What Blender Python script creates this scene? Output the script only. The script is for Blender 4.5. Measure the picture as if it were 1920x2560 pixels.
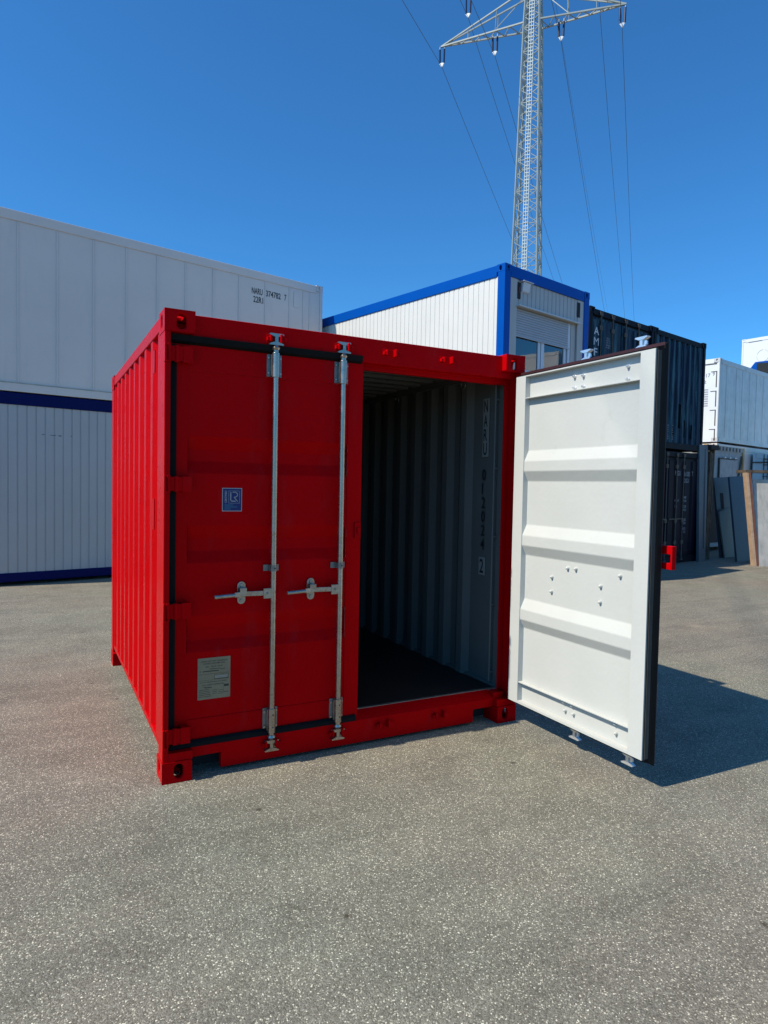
import bpy, bmesh, math, random
from mathutils import Vector, Matrix
random.seed(7)
R = math.radians
sc = bpy.context.scene
for o in list(bpy.data.objects):
    bpy.data.objects.remove(o)

# ---------------------------------------------------------------- camera, sky, sun
cam_d = bpy.data.cameras.new('camera')
cam = bpy.data.objects.new('camera', cam_d)
sc.collection.objects.link(cam)
YAW, PITCH, ROLL = 0.482137542, -0.0392749127, 0.0191576390
cam_d.sensor_fit = 'VERTICAL'
cam_d.sensor_height = 36.0
cam_d.sensor_width = 27.0
cam_d.lens = 36.0 * 1662.24 / 2560.0
cam_d.clip_start = 0.05
cam_d.clip_end = 3000
cy_, sy_, cp_, sp_, cr_, sr_ = math.cos(YAW), math.sin(YAW), math.cos(PITCH), math.sin(PITCH), math.cos(ROLL), math.sin(ROLL)
fw = Vector((sy_*cp_, cy_*cp_, sp_)); rt = Vector((cy_, -sy_, 0)); up = rt.cross(fw)
rt2 = cr_*rt + sr_*up; up2 = -sr_*rt + cr_*up
mw = Matrix((rt2, up2, -fw)).transposed().to_4x4()
mw.translation = Vector((-0.60656, -3.72206, 1.66311))
cam.matrix_world = mw
sc.camera = cam

SUN_K = -0.022                    # light travels towards +X and a touch towards -Y
light_dir = Vector((1.0, SUN_K, -1.135)).normalized()
sun_el = math.asin(-light_dir.z)
sun_az = math.atan2(-light_dir.x, -light_dir.y)      # compass style, from +Y clockwise
w = bpy.data.worlds.new('World'); sc.world = w; w.use_nodes = True
nt = w.node_tree
bg = nt.nodes['Background']
sky = nt.nodes.new('ShaderNodeTexSky'); sky.sky_type = 'NISHITA'; sky.sun_disc = False
sky.sun_elevation = sun_el; sky.sun_rotation = sun_az
sky.air_density = 1.0; sky.dust_density = 0.35; sky.ozone_density = 3.2; sky.altitude = 300
tint = nt.nodes.new('ShaderNodeMix'); tint.data_type = 'RGBA'; tint.blend_type = 'MULTIPLY'; tint.inputs[0].default_value = 1.0
tint.inputs[7].default_value = (0.38, 1.02, 1.50, 1)
nt.links.new(sky.outputs[0], tint.inputs[6]); nt.links.new(tint.outputs[2], bg.inputs[0]); bg.inputs[1].default_value = 0.115
sd = bpy.data.lights.new('sun', 'SUN'); sd.energy = 4.6; sd.angle = R(0.5); sd.color = (1.0, 0.935, 0.815)
so = bpy.data.objects.new('sun', sd); sc.collection.objects.link(so)
so.rotation_euler = light_dir.to_track_quat('-Z', 'Y').to_euler()
so.location = (-30, 5, 40)
sc.view_settings.view_transform = 'Standard'; sc.view_settings.look = 'None'
sc.view_settings.exposure = 0.0; sc.view_settings.gamma = 1.0
sc.view_settings.use_curve_mapping = False
sc.cycles.max_bounces = 8; sc.cycles.diffuse_bounces = 1

# ---------------------------------------------------------------- materials
MATS = {}
def mat(name, col, rough=0.5, metal=0.0, spec=0.5, ior=1.5, var=0.06, vs=2.0, bump=0.0, bs=60.0, dirt=None, dirt_amt=0.35, dirt_scale=(3, 3, 0.6), dirt_th=0.55, coat=0.0, rvar=0.0):
    if name in MATS: return MATS[name]
    m = bpy.data.materials.new(name); m.use_nodes = True
    n = m.node_tree.nodes; l = m.node_tree.links; b = n['Principled BSDF']
    b.inputs['Roughness'].default_value = rough; b.inputs['Metallic'].default_value = metal
    b.inputs['Specular IOR Level'].default_value = spec; b.inputs['IOR'].default_value = ior
    if coat: b.inputs['Coat Weight'].default_value = coat; b.inputs['Coat Roughness'].default_value = 0.12
    tc = n.new('ShaderNodeTexCoord')
    nz = n.new('ShaderNodeTexNoise'); nz.inputs['Scale'].default_value = vs; nz.inputs['Detail'].default_value = 6
    nz.inputs['Roughness'].default_value = 0.6
    l.new(tc.outputs['Object'], nz.inputs['Vector'])
    rp = n.new('ShaderNodeMapRange'); rp.inputs[1].default_value = 0.3; rp.inputs[2].default_value = 0.7
    rp.inputs[3].default_value = 1 - var; rp.inputs[4].default_value = 1 + var
    l.new(nz.outputs['Fac'], rp.inputs[0])
    mx = n.new('ShaderNodeVectorMath'); mx.operation = 'SCALE'; mx.inputs[0].default_value = col[:3]
    l.new(rp.outputs[0], mx.inputs['Scale'])
    out = mx.outputs[0]
    if dirt:
        mp = n.new('ShaderNodeMapping'); mp.inputs['Scale'].default_value = dirt_scale
        l.new(tc.outputs['Object'], mp.inputs['Vector'])
        d = n.new('ShaderNodeTexNoise'); d.inputs['Scale'].default_value = 2.2; d.inputs['Detail'].default_value = 8; d.inputs['Roughness'].default_value = 0.68
        l.new(mp.outputs[0], d.inputs['Vector'])
        dr = n.new('ShaderNodeMapRange'); dr.inputs[1].default_value = dirt_th; dr.inputs[2].default_value = dirt_th+0.16
        dr.inputs[3].default_value = 0; dr.inputs[4].default_value = dirt_amt
        l.new(d.outputs['Fac'], dr.inputs[0])
        mm = n.new('ShaderNodeMix'); mm.data_type = 'RGBA'; mm.inputs[7].default_value = (*dirt, 1)
        l.new(dr.outputs[0], mm.inputs[0]); l.new(out, mm.inputs[6]); out = mm.outputs[2]
    l.new(out, b.inputs['Base Color'])
    if rvar:
        rr = n.new('ShaderNodeMapRange'); rr.inputs[1].default_value = .3; rr.inputs[2].default_value = .7
        rr.inputs[3].default_value = rough - rvar; rr.inputs[4].default_value = rough + rvar
        l.new(nz.outputs['Fac'], rr.inputs[0]); l.new(rr.outputs[0], b.inputs['Roughness'])
    if bump:
        bn = n.new('ShaderNodeTexNoise'); bn.inputs['Scale'].default_value = bs; bn.inputs['Detail'].default_value = 3
        l.new(tc.outputs['Object'], bn.inputs['Vector'])
        bb = n.new('ShaderNodeBump'); bb.inputs['Strength'].default_value = bump; bb.inputs['Distance'].default_value = 0.01
        l.new(bn.outputs['Fac'], bb.inputs['Height']); l.new(bb.outputs[0], b.inputs['Normal'])
    MATS[name] = m
    return m

RED = mat('red_paint', (0.54, 0.0008, 0.003), 0.30, spec=0.5, ior=1.10, var=0.06, vs=3, bump=0.2, bs=45, rvar=0.08, dirt=(0.42, 0.02, 0.02), dirt_amt=0.4, dirt_scale=(3, 3, 0.7), dirt_th=0.56)
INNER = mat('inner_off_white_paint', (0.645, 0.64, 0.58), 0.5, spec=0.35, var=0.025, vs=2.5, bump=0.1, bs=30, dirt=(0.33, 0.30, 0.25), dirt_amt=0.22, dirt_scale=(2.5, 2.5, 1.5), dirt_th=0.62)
LINING = mat('inner_grey_paint_shaded', (0.12, 0.118, 0.108), 0.5, spec=0.3, var=0.05, dirt=(0.2, 0.19, 0.17), dirt_amt=0.3)  # interior shade put into this grey, darker than the lining's own paint
RUBBER = mat('black_rubber', (0.006, 0.006, 0.006), 0.7, spec=0.15, var=0.2, vs=10)
RUBBER2 = mat('grey_rubber', (0.055, 0.053, 0.048), 0.65, spec=0.25, var=0.2, vs=10, dirt=(0.16, 0.15, 0.13), dirt_amt=0.5)
MAROON = mat('maroon_primer', (0.055, 0.012, 0.012), 0.55, var=0.15, vs=8)
GALV = mat('galvanised_steel', (0.42, 0.375, 0.32), 0.30, metal=0.92, var=0.16, vs=25, rvar=0.1, bump=0.05, bs=90)
GALVD = mat('galvanised_plate', (0.26, 0.25, 0.23), 0.45, metal=0.75, var=0.2, vs=30, rvar=0.1)
ZINC = mat('bright_zinc', (0.78, 0.80, 0.80), 0.3, metal=0.7, var=0.1, vs=30)
DARK = mat('dark_cavity', (0.02, 0.004, 0.005), 0.8, var=0.2)
FLOOR = mat('plywood_floor_shaded', (0.016, 0.010, 0.007), 0.6, var=0.3, vs=6)  # wood tone darkened to carry the shade inside the container
UNDER = mat('underbody_coating', (0.02, 0.018, 0.018), 0.8, var=0.2)
BLACKP = mat('black_print', (0.015, 0.015, 0.017), 0.5, var=0.1)
PRINTBACK = mat('pale_decal', (0.26, 0.255, 0.23), 0.5, var=0.05)
PLATE = mat('alloy_plate', (0.29, 0.225, 0.13), 0.5, metal=0.1, var=0.08, vs=20)
PLATEP = mat('plate_print', (0.03, 0.03, 0.022), 0.5, var=0.1)
STKB = mat('sticker_blue', (0.003, 0.010, 0.12), 0.35, var=0.04)
STKW = mat('sticker_white', (0.42, 0.40, 0.38), 0.4, var=0.04)
STKT = mat('sticker_teal', (0.05, 0.25, 0.30), 0.4, var=0.04)
WHITE = mat('white_reefer_paint', (0.76, 0.66, 0.58), 0.42, spec=0.4, var=0.035, vs=1.2, bump=0.12, bs=14, dirt=(0.42, 0.41, 0.40), dirt_amt=0.16, dirt_scale=(2.5, 2.5, 0.5), dirt_th=0.56)
WHITEB = mat('bright_white_paint', (0.80, 0.80, 0.79), 0.42, spec=0.4, var=0.03, vs=1.5, dirt=(0.4, 0.33, 0.25), dirt_amt=0.35, dirt_th=0.66)
ALU = mat('weathered_aluminium', (0.66, 0.63, 0.59), 0.45, metal=0.15, var=0.12, vs=3, dirt=(0.86, 0.84, 0.80), dirt_amt=0.6, dirt_scale=(5, 5, 0.35), dirt_th=0.52)
OFFW = mat('office_white_cladding', (0.78, 0.75, 0.68), 0.45, var=0.03, vs=1.4, bump=0.05, bs=20, dirt=(0.45, 0.44, 0.41), dirt_amt=0.2, dirt_scale=(9, 9, 0.5), dirt_th=0.6)
OFFG = mat('office_grey_cladding', (0.48, 0.45, 0.42), 0.45, var=0.04, vs=1.3, bump=0.05, bs=20, dirt=(0.3, 0.3, 0.31), dirt_amt=0.25, dirt_scale=(9, 9, 0.4), dirt_th=0.58)
BLUE = mat('office_blue_paint', (0.0, 0.082, 0.40), 0.38, ior=1.2, var=0.05)
NAVY = mat('office_navy_paint', (0.002, 0.006, 0.075), 0.4, ior=1.2, var=0.08)
CBLUE = mat('container_blue_paint', (0.004, 0.016, 0.042), 0.5, ior=1.25, var=0.2, vs=1.6, dirt=(0.05, 0.15, 0.18), dirt_amt=0.8, dirt_scale=(9, 9, 0.45), dirt_th=0.47, bump=0.1, bs=20)
CDARK = mat('container_dark_blue', (0.002, 0.005, 0.012), 0.6, ior=1.25, var=0.25, vs=2.5, dirt=(0.07, 0.03, 0.012), dirt_amt=0.7, dirt_scale=(4, 4, 1.2), dirt_th=0.6)
CNAVY = mat('container_navy_paint', (0.0015, 0.003, 0.013), 0.55, ior=1.25, var=0.2, vs=2, dirt=(0.05, 0.03, 0.02), dirt_amt=0.5, dirt_th=0.62)
RUSTG = mat('dull_rusty_steel', (0.10, 0.09, 0.075), 0.65, metal=0.3, var=0.25, vs=8, dirt=(0.12, 0.05, 0.02), dirt_amt=0.6, dirt_th=0.5, dirt_scale=(6, 6, 2))
CTXT = mat('white_lettering', (0.62, 0.64, 0.66), 0.5, var=0.12, vs=12)
CTXT2 = mat('faded_lettering', (0.22, 0.24, 0.28), 0.5, var=0.3, vs=14)
GREYTXT = mat('grey_lettering', (0.22, 0.22, 0.22), 0.5, var=0.1)
SHUT = mat('shutter_slats', (0.44, 0.46, 0.50), 0.5, var=0.04)
PVC = mat('white_window_frame', (0.62, 0.64, 0.68), 0.35, var=0.03)
SOFFIT = mat('cream_soffit', (0.50, 0.45, 0.36), 0.6, var=0.05)
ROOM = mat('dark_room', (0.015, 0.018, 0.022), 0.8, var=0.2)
REFL = mat('pale_reflection_strip', (0.42, 0.39, 0.32), 0.8, var=0.25, vs=5)
REFLB = mat('brown_reflection_strip', (0.13, 0.09, 0.06), 0.8, var=0.3, vs=4)
PYL = mat('pylon_galvanised', (0.33, 0.37, 0.35), 0.55, metal=0.1, var=0.15, vs=0.6)
INS = mat('insulator_dark', (0.012, 0.02, 0.06), 0.35, var=0.1)
FIT = mat('pale_fitting', (0.75, 0.75, 0.75), 0.4, metal=0.2, var=0.05)
WIRE = mat('conductor_wire', (0.07, 0.08, 0.09), 0.6, var=0.05)
WOOD = mat('weathered_timber', (0.14, 0.10, 0.065), 0.8, var=0.4, vs=6, dirt=(0.035, 0.025, 0.018), dirt_amt=0.8, dirt_scale=(14, 14, 1.0), dirt_th=0.5, bump=0.4, bs=25)
WOODL = mat('pale_timber', (0.45, 0.30, 0.19), 0.75, var=0.2, vs=8, bump=0.2, bs=20)
WOODR = mat('red_brown_timber', (0.17, 0.065, 0.035), 0.75, var=0.2, vs=8)
PANB = mat('blue_grey_panel', (0.10, 0.12, 0.14), 0.5, var=0.08, vs=1.5, dirt=(0.05, 0.06, 0.07), dirt_amt=0.4)
PANN = mat('navy_grey_panel', (0.045, 0.052, 0.065), 0.5, var=0.1, vs=2, dirt=(0.035, 0.04, 0.05), dirt_amt=0.4)
PANG = mat('green_grey_panel', (0.13, 0.14, 0.13), 0.5, var=0.08, vs=2)
OLDW = mat('old_chalky_white', (0.42, 0.42, 0.41), 0.7, var=0.15, vs=4, dirt=(0.10, 0.075, 0.06), dirt_amt=0.75, dirt_scale=(5, 5, 1.3), dirt_th=0.56, bump=0.2, bs=20)
OCHRE = mat('ochre_rusty_post', (0.55, 0.36, 0.12), 0.7, var=0.3, vs=6, dirt=(0.16, 0.06, 0.02), dirt_amt=0.8, dirt_th=0.5)
SHEET = mat('dusty_grey_sheet', (0.46, 0.43, 0.37), 0.6, var=0.15, vs=3, dirt=(0.26, 0.26, 0.24), dirt_amt=0.6, dirt_scale=(5, 5, 1), dirt_th=0.5)

def glass_mat():
    m = bpy.data.materials.new('window_glass'); m.use_nodes = True
    n = m.node_tree.nodes; l = m.node_tree.links
    for x in list(n): n.remove(x)
    o = n.new('ShaderNodeOutputMaterial'); mix = n.new('ShaderNodeMixShader'); t = n.new('ShaderNodeBsdfTransparent')
    g = n.new('ShaderNodeBsdfGlossy'); g.inputs['Roughness'].default_value = 0.02
    t.inputs[0].default_value = (0.75, 0.8, 0.82, 1)
    f = n.new('ShaderNodeFresnel'); f.inputs[0].default_value = 2.4
    l.new(f.outputs[0], mix.inputs[0]); l.new(t.outputs[0], mix.inputs[1]); l.new(g.outputs[0], mix.inputs[2]); l.new(mix.outputs[0], o.inputs[0])
    return m
GLASS = glass_mat()

def asphalt():
    m = bpy.data.materials.new('worn_asphalt'); m.use_nodes = True
    n = m.node_tree.nodes; l = m.node_tree.links; b = n['Principled BSDF']
    geo = n.new('ShaderNodeNewGeometry')
    def noise(s, d=4, r=0.6, vec=None):
        x = n.new('ShaderNodeTexNoise'); x.inputs['Scale'].default_value = s; x.inputs['Detail'].default_value = d; x.inputs['Roughness'].default_value = r
        l.new(vec or geo.outputs['Position'], x.inputs['Vector']); return x
    def vor(s, feat='F1'):
        x = n.new('ShaderNodeTexVoronoi'); x.inputs['Scale'].default_value = s; x.feature = feat; x.voronoi_dimensions = '2D'
        l.new(geo.outputs['Position'], x.inputs['Vector']); return x
    def ramp(inp, stops, interp='LINEAR'):
        r = n.new('ShaderNodeValToRGB'); r.color_ramp.interpolation = interp
        e = r.color_ramp.elements
        while len(e) < len(stops): e.new(0.5)
        for k, (p, c) in enumerate(stops):
            e[k].position = p; e[k].color = (*c, 1)
        l.new(inp, r.inputs[0]); return r
    def mul(a, bb, f=1.0):
        x = n.new('ShaderNodeMix'); x.data_type = 'RGBA'; x.blend_type = 'MULTIPLY'; x.inputs[0].default_value = f
        l.new(a, x.inputs[6]); l.new(bb, x.inputs[7]); return x.outputs[2]
    v1 = vor(215); sep = n.new('ShaderNodeSeparateColor'); l.new(v1.outputs['Color'], sep.inputs[0])
    stones = ramp(sep.outputs[0], [(0.0, (0.135, 0.118, 0.092)), (0.30, (0.180, 0.160, 0.128)), (0.60, (0.222, 0.200, 0.163)), (0.88, (0.262, 0.238, 0.195)), (0.955, (0.36, 0.33, 0.27)), (0.985, (0.72, 0.65, 0.52))])
    # coarser chips dominate near the viewer
    v2 = vor(125); sep2 = n.new('ShaderNodeSeparateColor'); l.new(v2.outputs['Color'], sep2.inputs[0])
    chips = ramp(sep2.outputs[1], [(0.0, (0.0, 0.0, 0.0)), (0.925, (0, 0, 0)), (0.965, (1, 1, 1))])
    dist = ramp(v2.outputs['Distance'], [(0.0, (1, 1, 1)), (0.28, (1, 1, 1)), (0.42, (0, 0, 0))])
    chipm = mul(chips.outputs[0], dist.outputs[0])
    mixc = n.new('ShaderNodeMix'); mixc.data_type = 'RGBA'; mixc.inputs[7].default_value = (0.56, 0.50, 0.39, 1)
    sc_ = n.new('ShaderNodeMath'); sc_.operation = 'MULTIPLY'; sc_.inputs[1].default_value = 0.85
    l.new(chipm, sc_.inputs[0]); l.new(sc_.outputs[0], mixc.inputs[0]); l.new(stones.outputs[0], mixc.inputs[6])
    col = mixc.outputs[2]
    big = noise(0.35, 5, 0.55); col = mul(col, ramp(big.outputs['Fac'], [(0.3, (1.0, 0.90, 0.82)), (0.5, (1.0, 0.985, 0.91)), (0.7, (0.97, 1.03, 0.93))]).outputs[0])
    med = noise(2.3, 6, 0.65); col = mul(col, ramp(med.outputs['Fac'], [(0.3, (0.84, 0.83, 0.82)), (0.55, (1.02, 1.02, 1.02)), (0.75, (1.12, 1.11, 1.08))]).outputs[0])
    fine = noise(60, 3, 0.7); col = mul(col, ramp(fine.outputs['Fac'], [(0.3, (0.80, 0.80, 0.80)), (0.7, (1.2, 1.2, 1.2))]).outputs[0])
    # streaks left by sweeping and tyres
    mp = n.new('ShaderNodeMapping'); mp.inputs['Rotation'].default_value = (0, 0, R(-14)); mp.inputs['Scale'].default_value = (0.22, 2.6, 1)
    l.new(geo.outputs['Position'], mp.inputs['Vector'])
    st = noise(1.3, 5, 0.6, mp.outputs[0]); col = mul(col, ramp(st.outputs['Fac'], [(0.34, (0.86, 0.86, 0.86)), (0.5, (1, 1, 1)), (0.7, (1.06, 1.05, 1.02))]).outputs[0])
    spot = noise(4.2, 3, 0.5); col = mul(col, ramp(spot.outputs['Fac'], [(0.0, (0.35, 0.34, 0.33)), (0.235, (0.45, 0.44, 0.43)), (0.27, (1, 1, 1))]).outputs[0])
    # hairline cracks, tar blots and a few pale stains
    wn = noise(1.1, 4, 0.6); wadd = n.new('ShaderNodeMix'); wadd.data_type = 'VECTOR'; wadd.inputs[0].default_value = 0.16
    l.new(geo.outputs['Position'], wadd.inputs[4]); l.new(wn.outputs['Color'], wadd.inputs[5])
    vc = n.new('ShaderNodeTexVoronoi'); vc.feature = 'DISTANCE_TO_EDGE'; vc.inputs['Scale'].default_value = 0.35; vc.voronoi_dimensions = '2D'
    l.new(wadd.outputs[1], vc.inputs['Vector'])
    ck = ramp(vc.outputs['Distance'], [(0.0, (0.88, 0.87, 0.86)), (0.0012, (0.94, 0.93, 0.92)), (0.0028, (1, 1, 1))])
    cm = noise(0.5, 2, 0.5); cmr = ramp(cm.outputs['Fac'], [(0.46, (0, 0, 0)), (0.60, (1, 1, 1))])
    xk = n.new('ShaderNodeMix'); xk.data_type = 'RGBA'; xk.blend_type = 'MULTIPLY'
    l.new(cmr.outputs[0], xk.inputs[0]); l.new(col, xk.inputs[6]); l.new(ck.outputs[0], xk.inputs[7]); col = xk.outputs[2]
    vb = vor(1.5); bsep = n.new('ShaderNodeSeparateColor'); l.new(vb.outputs['Color'], bsep.inputs[0])
    bd = ramp(vb.outputs['Distance'], [(0.0, (0.36, 0.34, 0.32)), (0.014, (0.50, 0.48, 0.45)), (0.034, (1, 1, 1))])
    bm_ = ramp(bsep.outputs[0], [(0.52, (0, 0, 0)), (0.54, (1, 1, 1))])
    xb = n.new('ShaderNodeMix'); xb.data_type = 'RGBA'; xb.blend_type = 'MULTIPLY'
    l.new(bm_.outputs[0], xb.inputs[0]); l.new(col, xb.inputs[6]); l.new(bd.outputs[0], xb.inputs[7]); col = xb.outputs[2]
    vs_ = vor(0.55); ssep = n.new('ShaderNodeSeparateColor'); l.new(vs_.outputs['Color'], ssep.inputs[0])
    sd_ = ramp(vs_.outputs['Distance'], [(0.0, (1.0, 1.0, 1.0)), (0.02, (0.8, 0.8, 0.8)), (0.075, (0, 0, 0))])
    sm_ = ramp(ssep.outputs[1], [(0.6, (0, 0, 0)), (0.62, (1, 1, 1))]); smm = mul(sd_.outputs[0], sm_.outputs[0])
    sfac = n.new('ShaderNodeMath'); sfac.operation = 'MULTIPLY'; sfac.inputs[1].default_value = 0.45; l.new(smm, sfac.inputs[0])
    xs = n.new('ShaderNodeMix'); xs.data_type = 'RGBA'; xs.inputs[7].default_value = (0.45, 0.36, 0.24, 1)
    l.new(sfac.outputs[0], xs.inputs[0]); l.new(col, xs.inputs[6]); col = xs.outputs[2]
    gain = n.new('ShaderNodeVectorMath'); gain.operation = 'SCALE'; gain.inputs['Scale'].default_value = 1.10
    l.new(col, gain.inputs[0]); l.new(gain.outputs[0], b.inputs['Base Color'])
    b.inputs['Roughness'].default_value = 0.82; b.inputs['Specular IOR Level'].default_value = 0.25
    bp = n.new('ShaderNodeBump'); bp.inputs['Strength'].default_value = 0.40; bp.inputs['Distance'].default_value = 0.004
    l.new(v1.outputs['Distance'], bp.inputs['Height']); bp.invert = True
    bp2 = n.new('ShaderNodeBump'); bp2.inputs['Strength'].default_value = 0.35; bp2.inputs['Distance'].default_value = 0.006
    l.new(fine.outputs['Fac'], bp2.inputs['Height']); l.new(bp.outputs[0], bp2.inputs['Normal'])
    l.new(bp2.outputs[0], b.inputs['Normal'])
    return m

# ---------------------------------------------------------------- mesh builder
_tc = {}
def text_geo(s):
    if s in _tc: return _tc[s]
    cu = bpy.data.curves.new('t', 'FONT'); cu.body = s; cu.size = 1.0; cu.resolution_u = 3; cu.offset = 0.013 if s != 'M' else 0.0
    ob = bpy.data.objects.new('t', cu); sc.collection.objects.link(ob)
    dg = bpy.context.evaluated_depsgraph_get()
    me = bpy.data.meshes.new_from_object(ob.evaluated_get(dg))
    vs = [(v.co.x, v.co.y) for v in me.vertices]; fs = [tuple(p.vertices) for p in me.polygons]
    bpy.data.objects.remove(ob); bpy.data.curves.remove(cu); bpy.data.meshes.remove(me)
    x0 = min(v[0] for v in vs); x1 = max(v[0] for v in vs); y0 = min(v[1] for v in vs); y1 = max(v[1] for v in vs)
    vs = [((a-x0)/(x1-x0), (b-y0)/(y1-y0)) for a, b in vs]
    _tc[s] = (vs, fs); return _tc[s]

class MB:
    def __init__(s, T=None):
        s.v = []; s.f = []; s.m = []; s.mi = 0; s.T = T
    def add(s, vs, fs):
        k = len(s.v)
        for p in vs: s.v.append(tuple(s.T(*p)) if s.T else tuple(p))
        for f in fs: s.f.append(tuple(i+k for i in f)); s.m.append(s.mi)
        return s
    def box(s, x0, x1, y0, y1, z0, z1):
        vs = [(x, y, z) for x in (x0, x1) for y in (y0, y1) for z in (z0, z1)]
        return s.add(vs, [(0, 1, 3, 2), (4, 6, 7, 5), (0, 4, 5, 1), (2, 3, 7, 6), (0, 2, 6, 4), (1, 5, 7, 3)])
    def hexa(s, b4, t4):
        return s.add(list(b4)+list(t4), [(0, 1, 2, 3), (4, 5, 6, 7), (0, 1, 5, 4), (1, 2, 6, 5), (2, 3, 7, 6), (3, 0, 4, 7)])
    def prism(s, poly, fn0, fn1):
        n = len(poly); vs = [fn0(*p) for p in poly]+[fn1(*p) for p in poly]
        return s.add(vs, [tuple(range(n)), tuple(range(n, 2*n))]+[(i, (i+1) % n, n+(i+1) % n, n+i) for i in range(n)])
    def tube(s, a, b, r, n=12, r2=None, caps=True):
        a = Vector(a); b = Vector(b); d = (b-a).normalized()
        t = Vector((0, 0, 1)) if abs(d.z) < .9 else Vector((1, 0, 0))
        u = d.cross(t).normalized(); w_ = d.cross(u); r2 = r if r2 is None else r2
        vs = [a+(u*math.cos(q)+w_*math.sin(q))*r for q in [2*math.pi*i/n for i in range(n)]]
        vs += [b+(u*math.cos(q)+w_*math.sin(q))*r2 for q in [2*math.pi*i/n for i in range(n)]]
        fs = [(i, (i+1) % n, n+(i+1) % n, n+i) for i in range(n)]
        if caps: fs += [tuple(range(n)), tuple(range(n, 2*n))]
        return s.add(vs, fs)
    def beam(s, a, b, wd, th=None):
        a = Vector(a); b = Vector(b); th = wd if th is None else th; d = (b-a).normalized()
        t = Vector((0, 0, 1)) if abs(d.z) < .95 else Vector((0.76, 0.65, 0))
        u = d.cross(t).normalized()*wd/2; w_ = d.cross(u).normalized()*th/2
        return s.hexa([a-u-w_, a+u-w_, a+u+w_, a-u+w_], [b-u-w_, b+u-w_, b+u+w_, b-u+w_])
    def strip(s, prof, fn, z0, z1, closed=False):
        # prof: list of (a, depth); fn(a, depth, z) -> point
        n = len(prof); vs = [fn(a, d, z0) for a, d in prof]+[fn(a, d, z1) for a, d in prof]
        return s.add(vs, [(i, i+1, n+i+1, n+i) for i in range(n-1)])
    def poly(s, pts):
        return s.add(pts, [tuple(range(len(pts)))])
    def plate_hole(s, o, u, v, W, H, cx, cz, rx, rz, inn, depth, n=24):
        # rectangular face W x H in plane (u, v) from o with a slotted hole; inn = inward normal
        o = Vector(o); u = Vector(u); v = Vector(v); inn = Vector(inn)
        hole = []; rect = []
        for i in range(n):
            q = 2*math.pi*i/n; c, s_ = math.cos(q), math.sin(q)
            r = min(rx, rz)
            hx = c*r+(rx-r)*(1 if c > 0 else -1)*(1 if abs(c) > 1e-6 else 0); hz = s_*r+(rz-r)*(1 if s_ > 0 else -1)*(1 if abs(s_) > 1e-6 else 0)
            hole.append((cx+hx, cz+hz))
            k = min((W-cx)/c if c > 1e-9 else (cx/-c if c < -1e-9 else 1e9), (H-cz)/s_ if s_ > 1e-9 else (cz/-s_ if s_ < -1e-9 else 1e9))
            rect.append((cx+c*k, cz+s_*k))
        for cxn, czn in ((0, 0), (W, 0), (W, H), (0, H)):
            j = min(range(n), key=lambda i: (rect[i][0]-cxn)**2+(rect[i][1]-czn)**2); rect[j] = (cxn, czn)
        P = lambda a, b, d=0: o+u*a+v*b+inn*d
        vs = [P(*p) for p in rect]+[P(*p) for p in hole]+[P(*p, depth) for p in hole]
        fs = [(i, (i+1) % n, n+(i+1) % n, n+i) for i in range(n)]+[(n+i, n+(i+1) % n, 2*n+(i+1) % n, 2*n+i) for i in range(n)]
        return s.add(vs, fs)
    def text(s, txt, o, right, upv, h, wd=None):
        vs, fs = text_geo(txt); o = Vector(o); right = Vector(right); upv = Vector(upv)
        if wd is None: wd = h*0.62*len(txt)
        return s.add([o+right*(a*wd)+upv*(b*h) for a, b in vs], fs)
    def build(s, name, mats, parent=None, bevel=0, seg=2, smooth=False, weld=True):
        if not isinstance(mats, (list, tuple)): mats = [mats]
        me = bpy.data.meshes.new(name); me.from_pydata(s.v, [], s.f)
        for m in mats: me.materials.append(m)
        for p, mi in zip(me.polygons, s.m): p.material_index = mi
        bm = bmesh.new(); bm.from_mesh(me)
        if weld: bmesh.ops.remove_doubles(bm, verts=bm.verts, dist=1e-5)
        bmesh.ops.recalc_face_normals(bm, faces=bm.faces)
        bm.to_mesh(me); bm.free()
        if smooth:
            for p in me.polygons: p.use_smooth = True
            me.set_sharp_from_angle(angle=R(38))
        ob = bpy.data.objects.new(name, me); sc.collection.objects.link(ob)
        if parent: ob.parent = parent
        if bevel:
            md = ob.modifiers.new('bevel', 'BEVEL'); md.width = bevel; md.segments = seg; md.limit_method = 'ANGLE'; md.angle_limit = R(40); md.harden_normals = smooth
        return ob

def thing(name, label, cat, loc=(0, 0, 0), ang=0.0, group=None):
    o = bpy.data.objects.new(name, None); sc.collection.objects.link(o)
    o.empty_display_size = 0.3; o.location = loc; o.rotation_euler = (0, 0, R(ang))
    o['label'] = label; o['category'] = cat
    if group: o['group'] = group
    return o
def tag(o, label, cat, group=None):
    o['label'] = label; o['category'] = cat
    if group: o['group'] = group
    return o

def trap(a0, a1, pitch, depth, flat=0.26, slope=0.245, start=0.0):
    # trapezoid profile from a0 to a1; 0 = outer plane, depth = inner
    pr = [(a0, 0.0)]; a = a0+start
    while a+pitch <= a1+1e-6:
        f = pitch*flat; sl = pitch*slope
        pr += [(a+f, 0.0), (a+f+sl, depth), (a+pitch-sl, depth), (a+pitch, 0.0)]
        a += pitch
    if a1-pr[-1][0] > 1e-4: pr.append((a1, 0.0))
    return pr

# ---------------------------------------------------------------- ground
mb = MB(); mb.add([(-400, -400, 0), (400, -400, 0), (400, 400, 0), (-400, 400, 0)], [(0, 1, 2, 3)])
g = mb.build('ground', asphalt()); g['kind'] = 'structure'

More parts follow.
